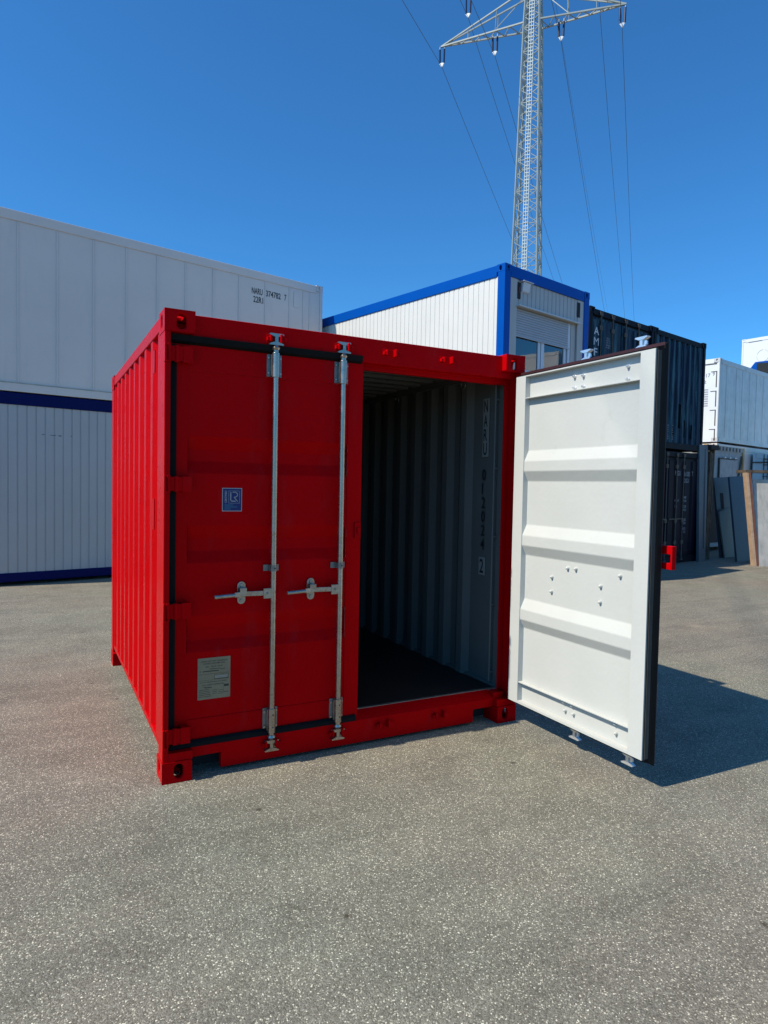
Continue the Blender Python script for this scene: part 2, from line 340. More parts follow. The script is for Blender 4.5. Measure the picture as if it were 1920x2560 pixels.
# ================================================================ RED CONTAINER
W, L, H = 2.438, 2.80, 2.591
RC = thing('red_container', 'open red ten foot shipping container on the asphalt in the foreground', 'shipping container')
def casting(mb, cx, cy, cz, sx, sy, sz, a=0.162, b=0.178, c=0.118):
    # outer corner at (cx,cy,cz); sx,sy,sz point inwards
    X = Vector((sx, 0, 0)); Y = Vector((0, sy, 0)); Z = Vector((0, 0, sz)); O = Vector((cx, cy, cz))
    mb.plate_hole(O, X, Z, a, c, a*0.56, c*0.53, 0.0255, 0.0395, Y, 0.03)
    mb.plate_hole(O, Y, Z, b, c, b*0.56, c*0.53, 0.0255, 0.0395, X, 0.03)
    mb.plate_hole(O, X, Y, a, b, a*0.5, b*0.5, 0.032, 0.058, Z, 0.03)
    P = lambda i, j, k: O+X*i+Y*j+Z*k
    mb.poly([P(a, 0, 0), P(a, b, 0), P(a, b, c), P(a, 0, c)])
    mb.poly([P(0, b, 0), P(a, b, 0), P(a, b, c), P(0, b, c)])
    mb.poly([P(0, 0, c), P(a, 0, c), P(a, b, c), P(0, b, c)])
for cx, sx in ((0, 1), (W, -1)):
    for cyy, syy in ((0, 1), (L, -1)):
        for cz, sz in ((0, 1), (H, -1)):
            m = MB(); casting(m, cx, cyy, cz, sx, syy, sz)
            m.build('corner_casting', RED, RC, bevel=0.012, seg=4)
# corner posts
def front_post(mir):
    T = (lambda x, y, z: (W-x, y, z)) if mir else None
    m = MB(T)
    m.box(0.002, 0.034, 0.004, 0.135, 0.116, H-0.116)
    m.box(0.034, 0.078, 0.122, 0.135, 0.20, H-0.14)
    m.box(0.004, 0.050, 0.135, 0.150, 0.16, H-0.116)
    m.build('corner_post', RED, RC, bevel=0.005, seg=2, smooth=True)
front_post(False); front_post(True)
for x0, x1 in ((0.003, 0.06), (W-0.06, W-0.003)):
    m = MB(); m.box(x0, x1, L-0.14, L-0.004, 0.116, H-0.116); m.build('corner_post', RED, RC, bevel=0.008, smooth=True)
# header and sill
m = MB()
prof = [(0.050, 2.432), (0.050, 2.583), (0.150, 2.583), (0.150, 2.40), (0.128, 2.40), (0.128, 2.432)]
m.prism(prof, lambda a, b: (0.160, a, b), lambda a, b: (W-0.160, a, b))
m.box(0.075, 0.160, 0.125, 0.150, 2.40, 2.475); m.box(W-0.160, W-0.075, 0.125, 0.150, 2.40, 2.475)
m.box(0.034, 0.165, 0.052, 0.10, 2.434, 2.474); m.box(W-0.165, W-0.034, 0.052, 0.10, 2.434, 2.474)
m.build('header', RED, RC, bevel=0.004, smooth=True)
m = MB()
m.prism([(0.052, 0.022), (0.050, 0.166), (0.072, 0.178), (0.128, 0.210), (0.16, 0.210), (0.16, 0.112), (0.10, 0.112), (0.10, 0.022)],
        lambda a, b: (0.336, a, b), lambda a, b: (W-0.336, a, b))
for xa, xb in ((0.160, 0.336), (W-0.336, W-0.160)):
    m.prism([(0.052, 0.110), (0.050, 0.166), (0.072, 0.178), (0.128, 0.210), (0.16, 0.210), (0.16, 0.112)], lambda a, b: (xa, a, b), lambda a, b: (xb, a, b))
m.box(0.034, 0.165, 0.006, 0.13, 0.119, 0.166); m.box(W-0.165, W-0.034, 0.006, 0.13, 0.119, 0.166)
for xa, xb in ((0.078, 0.161), (W-0.161, W-0.078)): m.box(xa, xb, 0.054, 0.16, 0.165, 0.2045)
m.build('door_sill', RED, RC, bevel=0.003, smooth=True)
m = MB(); m.box(0.04, W-0.04, 0.128, 0.150, 0.203, 0.214); m.build('threshold_plate', GALVD, RC)
# keepers on header and sill
def keeper(x, z, s):
    m = MB()
    m.box(x-0.042, x-0.030, 0.014, 0.052, z-0.016, z+0.020)
    m.box(x+0.020, x+0.032, 0.010, 0.052, z-0.020, z+0.028)
    m.prism([(0.010, -0.012), (0.052, -0.016), (0.052, 0.014), (0.020, 0.014)], lambda a, b: (x+0.032, a, z+b), lambda a, b: (x+0.058, a, z+b*0.6))
    m.box(x-0.056, x-0.042, 0.024, 0.052, z-0.012, z+0.010)
    m.box(x-0.056, x+0.058, 0.047, 0.053, z-0.024, z+0.026)
    m.build('cam_keeper', RED, RC, bevel=0.003, smooth=True)
for x in (0.632, 1.062, 1.392, 1.818):
    keeper(x, 2.502, 1); keeper(x, 0.118, -1)
# side rails
for mir in (False, True):
    T = (lambda x, y, z: (W-x, y, z)) if mir else None
    m = MB(T); m.box(0.004, 0.064, 0.15, L-0.13, 2.50, 2.578); m.build('top_side_rail', RED, RC, bevel=0.006, smooth=True)
    m = MB(T); m.box(0.010, 0.060, 0.15, L-0.13, 0.155, 0.190); m.build('bottom_side_rail', RED, RC, bevel=0.004, smooth=True)
    y0, y1 = 0.150, L-0.135
    pr = [(y0, 0.0), (0.20, 0.0)]+trap(0.20, y1, 0.269, 0.034, 0.27, 0.23)[0:]
    m = MB(T)
    m.strip(pr, lambda a, d, z: (0.010+d, a, z), 0.185, 2.503)
    if not mir:
        m.box(0.006, 0.012, 0.375, 0.425, 2.30, 2.43); m.box(0.006, 0.012, 0.375, 0.425, 1.38, 1.56)
    m.build('side_panel', RED, RC)
    pr2 = [(y0, 0.034), (0.46, 0.034)]+[(a, 0.034-d) for a, d in trap(0.46, y1, 0.262, 0.034, 0.27, 0.23)]
    m = MB(T)
    m.strip(pr2, lambda a, d, z: (0.048+(0.034-d)*0.95 if a > 0.46 else 0.048, a, z), 0.20, 2.51)
    m.box(0.046, 0.064, 0.148, L-0.06, 0.200, 0.222); m.box(0.046, 0.088, 0.152, L-0.06, 2.485, 2.565)
    if mir:     # lettering strip on the inside wall, lashing bar, rings
        pass
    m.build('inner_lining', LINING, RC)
# back wall
m = MB(); m.strip(trap(0.06, W-0.06, 0.25, 0.04), lambda a, d, z: (a, L-0.012-d, z), 0.13, 2.5); m.box(0.16, W-0.16, L-0.09, L-0.006, 2.49, 2.58); m.box(0.16, W-0.16, L-0.09, L-0.006, 0.02, 0.15)
m.build('end_wall', RED, RC)
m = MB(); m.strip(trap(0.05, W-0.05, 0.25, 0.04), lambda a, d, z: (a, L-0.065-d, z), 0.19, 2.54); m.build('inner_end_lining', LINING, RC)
m = MB(); m.box(0.06, W-0.06, 0.13, L-0.08, 2.562, 2.574); m.build('roof', RED, RC)
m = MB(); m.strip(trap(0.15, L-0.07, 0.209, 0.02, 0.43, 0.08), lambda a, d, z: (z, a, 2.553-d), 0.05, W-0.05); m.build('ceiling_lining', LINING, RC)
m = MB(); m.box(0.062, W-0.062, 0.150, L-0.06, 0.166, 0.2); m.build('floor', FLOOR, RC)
m = MB()
for k in range(9): m.box(0.06, W-0.06, 0.28+k*0.28, 0.34+k*0.28, 0.115, 0.164)
m.box(0.155, W-0.155, 0.165, 0.20, 0.012, 0.163)  # dark box added behind the sill so its pockets look black with shade
m.build('cross_members_and_shade_box', UNDER, RC)
# interior number strip, lashing bar
XI = W-0.056
m = MB(); m.mi = 0
D1 = ['N', 'A', 'R', 'U']; zt = 2.318
zz = [(2.318, 2.229), (2.209, 2.119), (2.103, 2.015), (1.999, 1.908)]
m.box(XI-0.003, XI, 0.325, 0.400, 1.895, 2.330); m.box(XI-0.003, XI, 0.335, 0.412, 1.005, 1.14)
m.mi = 1
for ch, (a, b) in zip(D1, zz): m.text(ch, (XI-0.0045, 0.388, b), (0, -1, 0), (0, 0, 1), a-b, 0.046)
for i, ch in enumerate('012024'):
    zb = 1.718-i*0.1045
    m.text(ch, (XI-0.003, 0.396, zb), (0, -1, 0), (0, 0, 1), 0.085, 0.046 if ch != '1' else 0.013)
m.text('2', (XI-0.0045, 0.400, 1.02), (0, -1, 0), (0, 0, 1), 0.105, 0.05)
m.build('number_lettering', [PRINTBACK, BLACKP], RC)
m = MB(); m.tube((W-0.085, 0.215, 0.24), (W-0.085, 0.215, 2.44), 0.007, 8)
for z in (0.3, 0.8, 1.3, 1.8, 2.3): m.box(W-0.088, W-0.05, 0.208, 0.222, z, z+0.012)
m.build('lashing_bar', LINING, RC, smooth=True)
for y in (0.63, 1.7):
    m = MB(); c = Vector((W-0.09, y, 2.46))
    for i in range(12):
        a, b = 2*math.pi*i/12, 2*math.pi*(i+1)/12
        m.tube(c+Vector((0, math.cos(a)*0.03, math.sin(a)*0.03)), c+Vector((0, math.cos(b)*0.03, math.sin(b)*0.03)), 0.005, 6)
    m.box(W-0.092, W-0.06, y-0.012, y+0.012, 2.485, 2.50)
    m.build('lashing_ring', GALVD, RC, smooth=True)

# ---- doors
UW = 1.175
ZB, ZT = 0.172, 2.434
RIBS = [(1.923, 1.850, 1.782, 1.714), (1.415, 1.342, 1.273, 1.206), (0.903, 0.831, 0.760, 0.698)]
def make_door(T, is_open):
    m = MB(T)
    # stiles: mi 0 red outside, mi 1 pale inside
    for u0, u1 in ((0.0, 0.100), (UW-0.100, UW)):
        m.mi = 1; m.box(u0, u1, 0.0, 0.0425, ZB, ZT)
        m.mi = 0; m.box(u0, u1, 0.0430, 0.047, ZB, ZT)
    ua, ub = 0.100, UW-0.100
    m.mi = 1
    m.box(ua, ub, 0.0, 0.044, ZT-0.008, ZT); m.box(ua, ub, 0.0, 0.044, ZB, ZB+0.018)
    m.box(ua, ub, 0.002, 0.041, 2.277, 2.283); m.box(ua, ub, 0.006, 0.041, 0.316, 0.323)
    # inner sheet profile in z
    zp = [(ZT-0.008, .041)]
    for a, b, c, d in RIBS: zp += [(a, .041), (b, .007), (c, .007), (d, .041)]
    zp += [(ZB+0.018, .041)]
    rz = [zp[0]]
    for p0, p1, p2 in zip(zp, zp[1:], zp[2:]):           # rounded press folds
        a0, a2 = Vector(p0)-Vector(p1), Vector(p2)-Vector(p1); a0.length = 0.006; a2.length = 0.006
        A_, C_ = Vector(p1)+a0, Vector(p1)+a2
        for t in (0, .25, .5, .75, 1): rz.append(tuple(A_*(1-t)**2+Vector(p1)*2*t*(1-t)+C_*t*t))
    rz.append(zp[-1]); zp = rz
    m.mi = 1; m.strip([(z, wv) for z, wv in zp], lambda z, wv, u: (u, wv, z), ua-0.01, ub+0.01)
    m.mi = 0; m.strip([(z, wv+0.0028) for z, wv in zp if RIBS[2][3]-.011 < z < RIBS[0][0]+.011], lambda z, wv, u: (u, wv, z), ua, ub)
    m.box(ua, ub, 0.0418, 0.0438, 2.283, ZT); m.box(ua, ub, 0.0418, 0.0438, ZB, 0.316)
    m.box(ua, ub, 0.0438, 0.0475, 2.283, ZT); m.box(ua, ub, 0.0438, 0.0475, ZB, 0.316)
    m.strip([(2.2825, .0438), (RIBS[0][0], .0438)], lambda z, wv, u: (u, wv, z), ua, ub)
    m.strip([(0.3165, .0438), (RIBS[2][3], .0438)], lambda z, wv, u: (u, wv, z), ua-0.01, ub+0.01)
    m.mi = 0
    for a, b, c, d in RIBS:
        for uu in (ua+0.0015, ub-0.0015): m.poly([(uu, .0436, a), (uu, .0102, b), (uu, .0102, c), (uu, .0436, d)])
    door = m.build('door', [RED, INNER], RC, bevel=0.0025, seg=2, smooth=False, weld=False)
    # gasket
    g = MB(T)
    prof = [(0.0, 0.010), (0.010, 0.010), (0.012, 0.030), (0.018, 0.044), (0.040, 0.083), (0.034, 0.088), (0.012, 0.062), (-0.034, 0.056), (-0.034, 0.0495), (0.0, 0.0485)]
    eL = -0.0; eR = UW if is_open else UW-0.02
    if not is_open: prof = [(-0.012, 0.0495), (-0.012, 0.060), (0.0, 0.0785), (0.033, 0.086), (0.035, 0.078), (0.0, 0.0745)]
    g.prism(prof, lambda e, wv: (eL-e, wv, ZT+e), lambda e, wv: (eR+(e*0.3 if is_open else 0), wv, ZT+e))
    profb = prof if is_open else [(-0.030, 0.0495), (-0.030, 0.058), (-0.018, 0.070), (0.004, 0.074), (0.010, 0.068), (0.0, 0.052)]
    g.prism(profb, lambda e, wv: (eL-e, wv, ZB-e), lambda e, wv: (eR+(e*0.3 if is_open else 0), wv, ZB-e))
    hp = [(min(e, 0.012 if not is_open else 0.02), wv if wv < 0.07 else 0.064) for e, wv in prof] if not is_open else prof
    g.prism(prof if is_open else [(0.0, .01), (.004, .01), (.004, .05), (.006, .062), (-.036, .062), (-.036, .0495), (0, .0485)],
            lambda e, wv: (eL-e, wv, ZB+0.02), lambda e, wv: (eL-e, wv, ZT-0.02))
    if is_open:
        g.prism(prof, lambda e, wv: (eR+e*(1 if e < .02 else .35), wv, ZB-e), lambda e, wv: (eR+e*(1 if e < .02 else .35), wv, ZT+e))
    g.build('gasket', RUBBER, door)
    if is_open:
        g = MB(T); g.box(UW+0.0115, UW+0.014, 0.006, 0.034, ZB+0.01, ZT-0.01); g.build('gasket_facing', RUBBER2, door)
        g = MB(T); g.box(UW-0.06, UW+0.010, 0.089, 0.094, ZB-0.03, ZT+0.03); g.build('overlap_plate', MAROON, door)
        g = MB(T); g.box(-0.01, UW+0.02, 0.047, 0.052, ZT+0.002, ZT+0.036); g.build('top_retainer_strip', MAROON, door)
        # red catch bracket
        g = MB(T); u0, u1 = UW-0.09, UW+0.058; z0, z1 = 1.232, 1.362
        g.box(u1-0.012, u1, 0.116, 0.150, z0, z1)
        g.box(u0, u1-0.012, 0.120, 0.148, z1-0.046, z1); g.box(u0, u1-0.012, 0.120, 0.148, z0, z0+0.036)
        g.box(u0, u0+0.015, 0.094, 0.148, z0, z1)
        g.build('catch_bracket', RED, door, bevel=0.003, smooth=True)
    else:
        g = MB(T); g.box(UW-0.045, UW-0.002, 0.0475, 0.056, 1.33, 1.43); g.box(UW-0.03, UW-0.008, 0.056, 0.064, 1.36, 1.40)
        g.build('catch_plate', RED, door, bevel=0.002, smooth=True)
    # locking bars
    for ub_ in (0.592, 1.022):
        if is_open: ub_ -= 0.012
        wv = 0.084
        g = MB(T)
        g.tube((ub_, wv, 0.155), (ub_, wv, 2.452), 0.0168, 20)
        for zz_, sg in ((2.44, 1), (0.168, -1)):
            g.tube((ub_, wv, zz_), (ub_, wv, zz_+sg*0.012), 0.021, 16, 0.025); g.tube((ub_, wv, zz_+sg*0.012), (ub_, wv, zz_+sg*0.030), 0.025, 16, 0.014)
            # cam: web and two flanges
            a = zz_+sg*0.030
            g.box(ub_-0.010, ub_+0.010, wv-0.012, wv+0.012, min(a, a+sg*0.05), max(a, a+sg*0.05))
            pf = [(-0.044, 0.000), (-0.016, 0.012), (0.016, 0.012), (0.044, 0.0), (0.040, -0.006), (-0.040, -0.006)]
            for zc, dirn in ((a+sg*0.058, 1), (a+sg*0.004, -1)):
                g.prism(pf, lambda q, t: (ub_+q, wv-0.014, zc-sg*dirn*t), lambda q, t: (ub_+q, wv+0.014, zc-sg*dirn*t))
            g.prism([(-0.006, -.018), (0.006, -.018), (0.004, .018), (-.004, .018)], lambda q, t: (ub_+0.018, wv+q, a+sg*0.028+t), lambda q, t: (ub_+0.034, wv+q, a+sg*0.028+t*0.5))
        g.build('locking_bar', GALV if not is_open else ZINC, door, smooth=True)
        for za, zb_ in ((2.288, 2.420), (0.190, 0.325)):
            g = MB(T); g.mi = 0
            g.box(ub_-0.045, ub_+0.045, 0.0475, 0.053, za, zb_)
            g.mi = 1
            g.box(ub_-0.025, ub_+0.025, 0.0535, 0.075, za+0.004, zb_-0.004)
            g.tube((ub_, wv, za-0.006), (ub_, wv, zb_+0.004), 0.0235, 20)
            for du in (-0.036, 0.036):
                for dz in (0.022, (zb_-za)-0.022):
                    g.tube((ub_+du, 0.053, za+dz), (ub_+du, 0.060, za+dz), 0.008, 8)
            if za < 1:
                g.mi = 2
                for dz in (0.03, 0.105): g.tube((ub_+0.002, wv+0.0225, za+dz), (ub_+0.002, wv+0.0245, za+dz), 0.005, 8)
            g.build('bar_guide', [GALVD, GALV, BLACKP], door, bevel=0.002, smooth=True)
        g = MB(T); g.mi = 0
        g.box(ub_-0.052, ub_-0.018, 0.0475, 0.054, 1.148, 1.184); g.box(ub_+0.018, ub_+0.042, 0.0475, 0.054, 1.148, 1.184)
        g.tube((ub_, wv, 1.148), (ub_, wv, 1.184), 0.021, 16); g.box(ub_-0.022, ub_+0.022, 0.0475, 0.08, 1.150, 1.182)
        g.mi = 1; g.tube((ub_+0.003, wv+0.02, 1.166), (ub_+0.003, wv+0.0225, 1.166), 0.005, 8); g.build('bar_bracket', [GALVD, BLACKP], door, smooth=True)
        # handle with hub
        g = MB(T); g.mi = 0
        g.box(ub_-0.062, ub_-0.010, wv-0.004, wv+0.014, 0.990, 1.050)
        zc = 1.020
        g.hexa([(ub_-0.055, wv-0.002, zc-0.012), (ub_-0.055, wv+0.010, zc-0.012), (ub_-0.055, wv+0.010, zc+0.016), (ub_-0.055, wv-0.002, zc+0.016)],
               [(ub_-0.165, wv-0.004, zc-0.010), (ub_-0.165, wv+0.008, zc-0.010), (ub_-0.165, wv+0.008, zc+0.018), (ub_-0.165, wv-0.004, zc+0.018)])
        g.hexa([(ub_-0.165, wv-0.004, zc-0.010), (ub_-0.165, wv+0.008, zc-0.010), (ub_-0.165, wv+0.008, zc+0.018), (ub_-0.165, wv-0.004, zc+0.018)],
               [(ub_-0.235, wv+0.010, zc-0.012), (ub_-0.235, wv+0.022, zc-0.012), (ub_-0.235, wv+0.022, zc+0.016), (ub_-0.235, wv+0.010, zc+0.016)])
        g.tube((ub_-0.230, wv+0.016, zc+0.001), (ub_-0.350, wv+0.020, zc-0.003), 0.0125, 12)
        g.mi = 1; g.tube((ub_-0.038, wv+0.014, 1.022), (ub_-0.038, wv+0.018, 1.022), 0.008, 8)
        g.build('handle', [GALV, GALVD], door, bevel=0.002, smooth=True)
        g = MB(T); uc = ub_-0.182
        pts = [(0.024*math.cos(q), 0.042+0.024*math.sin(q)) for q in [math.pi*i/8 for i in range(9)]]+[(-0.024*math.cos(q), -0.042-0.024*math.sin(q)) for q in [math.pi*i/8 for i in range(9)]]
        g.prism(pts, lambda a, b: (uc+a, 0.0475, 1.026+b), lambda a, b: (uc+a, 0.056, 1.026+b))
        for dz in (0.045, -0.045): g.tube((uc, 0.056, 1.026+dz), (uc, 0.064, 1.026+dz), 0.011, 6)
        g.box(uc-0.022, uc+0.014, 0.056, wv-0.006, 1.000, 1.008)
        g.box(uc-0.020, uc+0.020, wv+0.009, wv+0.015, 1.012, 1.058); g.box(uc-0.020, uc+0.020, 0.056, wv+0.012, 1.054, 1.060)
        g.build('handle_catch', GALV, door, bevel=0.0015, smooth=True)
    # hinges
    for za, zb_ in ((2.312, 2.402), (1.609, 1.694), (0.906, 0.996), (0.206, 0.298)):
        g = MB(T)
        if not is_open:
            g.box(-0.012, 0.070, 0.092, 0.104, za+0.006, zb_-0.004); g.box(0.062, 0.114, 0.090, 0.107, za, zb_); g.tube((0.030, 0.098, za), (0.030, 0.098, zb_), 0.013, 12); g.box(0.066, 0.108, 0.047, 0.090, za+0.004, zb_-0.004)
            g.tube((-0.016, 0.108, za-0.006), (-0.016, 0.108, zb_+0.004), 0.014, 12)
            g.tube((-0.016, 0.108, za-0.014), (-0.016, 0.108, za-0.006), 0.009, 10)
            g.build('hinge', RED, door, bevel=0.002, smooth=True)
        else:
            g.box(-0.005, 0.11, 0.047, 0.060, za, zb_); g.tube((-0.010, 0.075, za-0.006), (-0.010, 0.075, zb_+0.004), 0.014, 12)
            g.build('hinge', RED, door, bevel=0.002, smooth=True)
    return door
def TL(u, wv, z): return (0.040+u, 0.122-wv, z)
def TR(u, wv, z): return (2.355+wv, -0.012-u, z)
doorL = make_door(TL, False)
doorR = make_door(TR, True)
doorL['label'] = 'closed red door leaf with two bars'; doorR['label'] = 'open door leaf showing its off-white inner side'
# hinge lugs on posts
for mir in (False, True):
    T = (lambda x, y, z: (W-x, y, z)) if mir else None
    for za, zb_ in ((2.306, 2.408), (1.603, 1.700), (0.900, 1.002), (0.200, 0.304)):
        m = MB(T); m.box(0.000, 0.010, -0.014, 0.030, za, zb_); m.box(0.010, 0.026, -0.014, -0.004, za, za+0.01)
        m.build('hinge_lug', RED, RC, bevel=0.002, smooth=True)
# bolts on the inside of the open door
bolts = [(0.528, 2.372), (0.604, 2.368), (0.957, 2.372), (0.532, 2.300), (0.608, 2.300), (0.958, 2.298),
         (0.518, 1.162), (0.590, 1.166), (0.374, 1.087), (0.374, 0.992), (0.948, 1.168), (0.800, 1.087), (0.800, 0.991),
         (0.526, 0.322-0.022), (0.600, 0.300), (0.534, 0.250), (0.608, 0.250), (0.952, 0.300), (0.956, 0.246)]
for u, z in bolts:
    m = MB(TR); m.tube((u, 0.041, z), (u, 0.036, z), 0.012, 10); m.tube((u, 0.036, z), (u, 0.026, z), 0.010, 10, 0.009); m.tube((u, 0.026, z), (u, 0.020, z), 0.009, 10, 0.004)
    m.build('bolt', INNER if z < 2 else ZINC, doorR, smooth=True)
# stickers on the closed door
def stk(u, wv, z): return TL(u, wv, z)
ys = 0.122-0.0445
m = MB(); x0, x1, z0, z1 = 0.335, 0.450, 1.500, 1.634; Y = ys
m.mi = 1; m.box(x0, x1, Y-0.001, Y, z0, z1); m.mi = 0; m.box(x0+0.004, x1-0.004, Y-0.0016, Y-0.001, z0+0.004, z1-0.004)
Y -= 0.002
m.mi = 1
m.box(x0+0.037, x0+0.0385, Y, Y+0.0003, 1.546, 1.618); m.box(x1-0.0155, x1-0.014, Y, Y+0.0003, 1.546, 1.618)
m.box(x0+0.037, x1-0.014, Y, Y+0.0003, 1.6165, 1.618); m.box(x0+0.037, x1-0.014, Y, Y+0.0003, 1.546, 1.5475)
m.box(x0+0.047, x0+0.052, Y, Y+0.0003, 1.556, 1.610); m.box(x0+0.047, x0+0.078, Y, Y+0.0003, 1.556, 1.561)
rp = [(x0+0.060, 1.610), (x0+0.078, 1.610), (x0+0.088, 1.602), (x0+0.088, 1.590), (x0+0.078, 1.582), (x0+0.068, 1.582), (x0+0.090, 1.556)]
for a, b in zip(rp, rp[1:]): m.tube((a[0], Y, a[1]), (b[0], Y, b[1]), 0.0026, 4)
m.text('CERTIFIED', (x0+0.027, Y, 1.548), (0, 0, 1), (-1, 0, 0), 0.012, 0.07)
m.mi = 2
for i, wd in enumerate((0.05, 0.072, 0.036)): m.text('oooooooooo'[:int(wd/0.006)], (x0+0.014, Y, 1.533-i*0.011), (1, 0, 0), (0, 0, 1), 0.006, wd)
m.build('certification_sticker', [STKB, STKW, STKT], doorL)
m = MB(); x0, x1, z0, z1 = 0.205, 0.392, 0.421, 0.660; Y = ys
m.mi = 0; m.box(x0, x1, Y-0.0018, Y, z0, z1); Y -= 0.0022; m.mi = 1
def tl(t, xa, xb, z, h): m.text(t, (xa, Y, z), (1, 0, 0), (0, 0, 1), h, xb-xa)
tl('APPROVED FOR TRANSPORT', x0+0.018, x1-0.014, 0.636, 0.008); tl('UNDER CUSTOMS SEAL', x0+0.030, x1-0.030, 0.623, 0.008)
tl('NO', x0+0.045, x0+0.062, 0.605, 0.008); tl('012 024', x0+0.078, x0+0.14, 0.605, 0.008)
def ln(xa, xb, z, t=0.0012): m.box(xa, xb, Y, Y+0.0003, z, z+t)
ln(x0+0.07, x0+0.13, 0.593, .003); ln(x0+0.13, x1-0.03, 0.589, .003); ln(x0+0.01, x0+0.02, 0.582, .003); ln(x0+0.028, x0+0.12, 0.580, .005)
ln(x0+0.006, x1-0.006, 0.566); ln(x0+0.006, x0+0.09, 0.530); ln(x0+0.095, x1-0.01, 0.560); ln(x0+0.095, x1-0.01, 0.532, .004)
m.box(x0+0.094, x0+0.0955, Y, Y+0.0003, 0.532, 0.561); m.box(x1-0.012, x1-0.0105, Y, Y+0.0003, 0.532, 0.561)
tl('DATE MANUFACTURED', x0+0.016, x1-0.02, 0.517, 0.006); tl('CSC SAFETY APPROVAL', x0+0.026, x1-0.034, 0.500, 0.008)
ln(x0+0.03, x0+0.05, 0.492, .002); ln(x0+0.04, x0+0.08, 0.486, .004)
for i in range(5): ln(x0+0.008, x0+0.062+0.004*i, 0.476-i*0.0098, .0024)
for i in range(3): ln(x0+0.085, x0+0.112, 0.470-i*0.0098, .002); ln(x0+0.118, x0+0.148, 0.466-i*0.0098, .002)
ln(x0+0.15, x1-0.008, 0.486, .012); ln(x0+0.15, x1-0.01, 0.452, .003); m.box(x0+0.149, x0+0.150, Y, Y+0.0003, 0.452, 0.487)
m.mi = 2; m.box(x0+0.100, x1-0.016, Y-0.0002, Y+0.0003, 0.548, 0.551); m.box(x0+0.100, x1-0.018, Y-0.0002, Y+0.0003, 0.541, 0.5435)
m.build('data_plate', [PLATE, PLATEP, STKW], doorL)

# ================================================================ generic background boxes
def bg_casting(root, x, y, z, sx, sy, sz, mt, hole=True):
    m = MB(); casting(m, x, y, z, sx, sy, sz); return m.build('corner_casting', mt, root, bevel=0.006, seg=2)
def castings(root, W_, L_, H_, mt, which=None):
    for cx, sx in ((0, 1), (W_, -1)):
        for cyy, syy in ((0, 1), (L_, -1)):
            for cz, sz in ((0, 1), (H_, -1)):
                bg_casting(root, cx, cyy, cz, sx, syy, sz, mt)

def plank_prof(a0, a1, pitch, dep=0.008, gw=0.014):
    pr = [(a0, 0.0)]; a = a0+pitch*0.6
    while a < a1-gw:
        pr += [(a-gw/2-0.004, 0.0), (a-gw/2, dep), (a+gw/2, dep), (a+gw/2+0.004, 0.0)]; a += pitch
    pr.append((a1, 0.0)); return pr

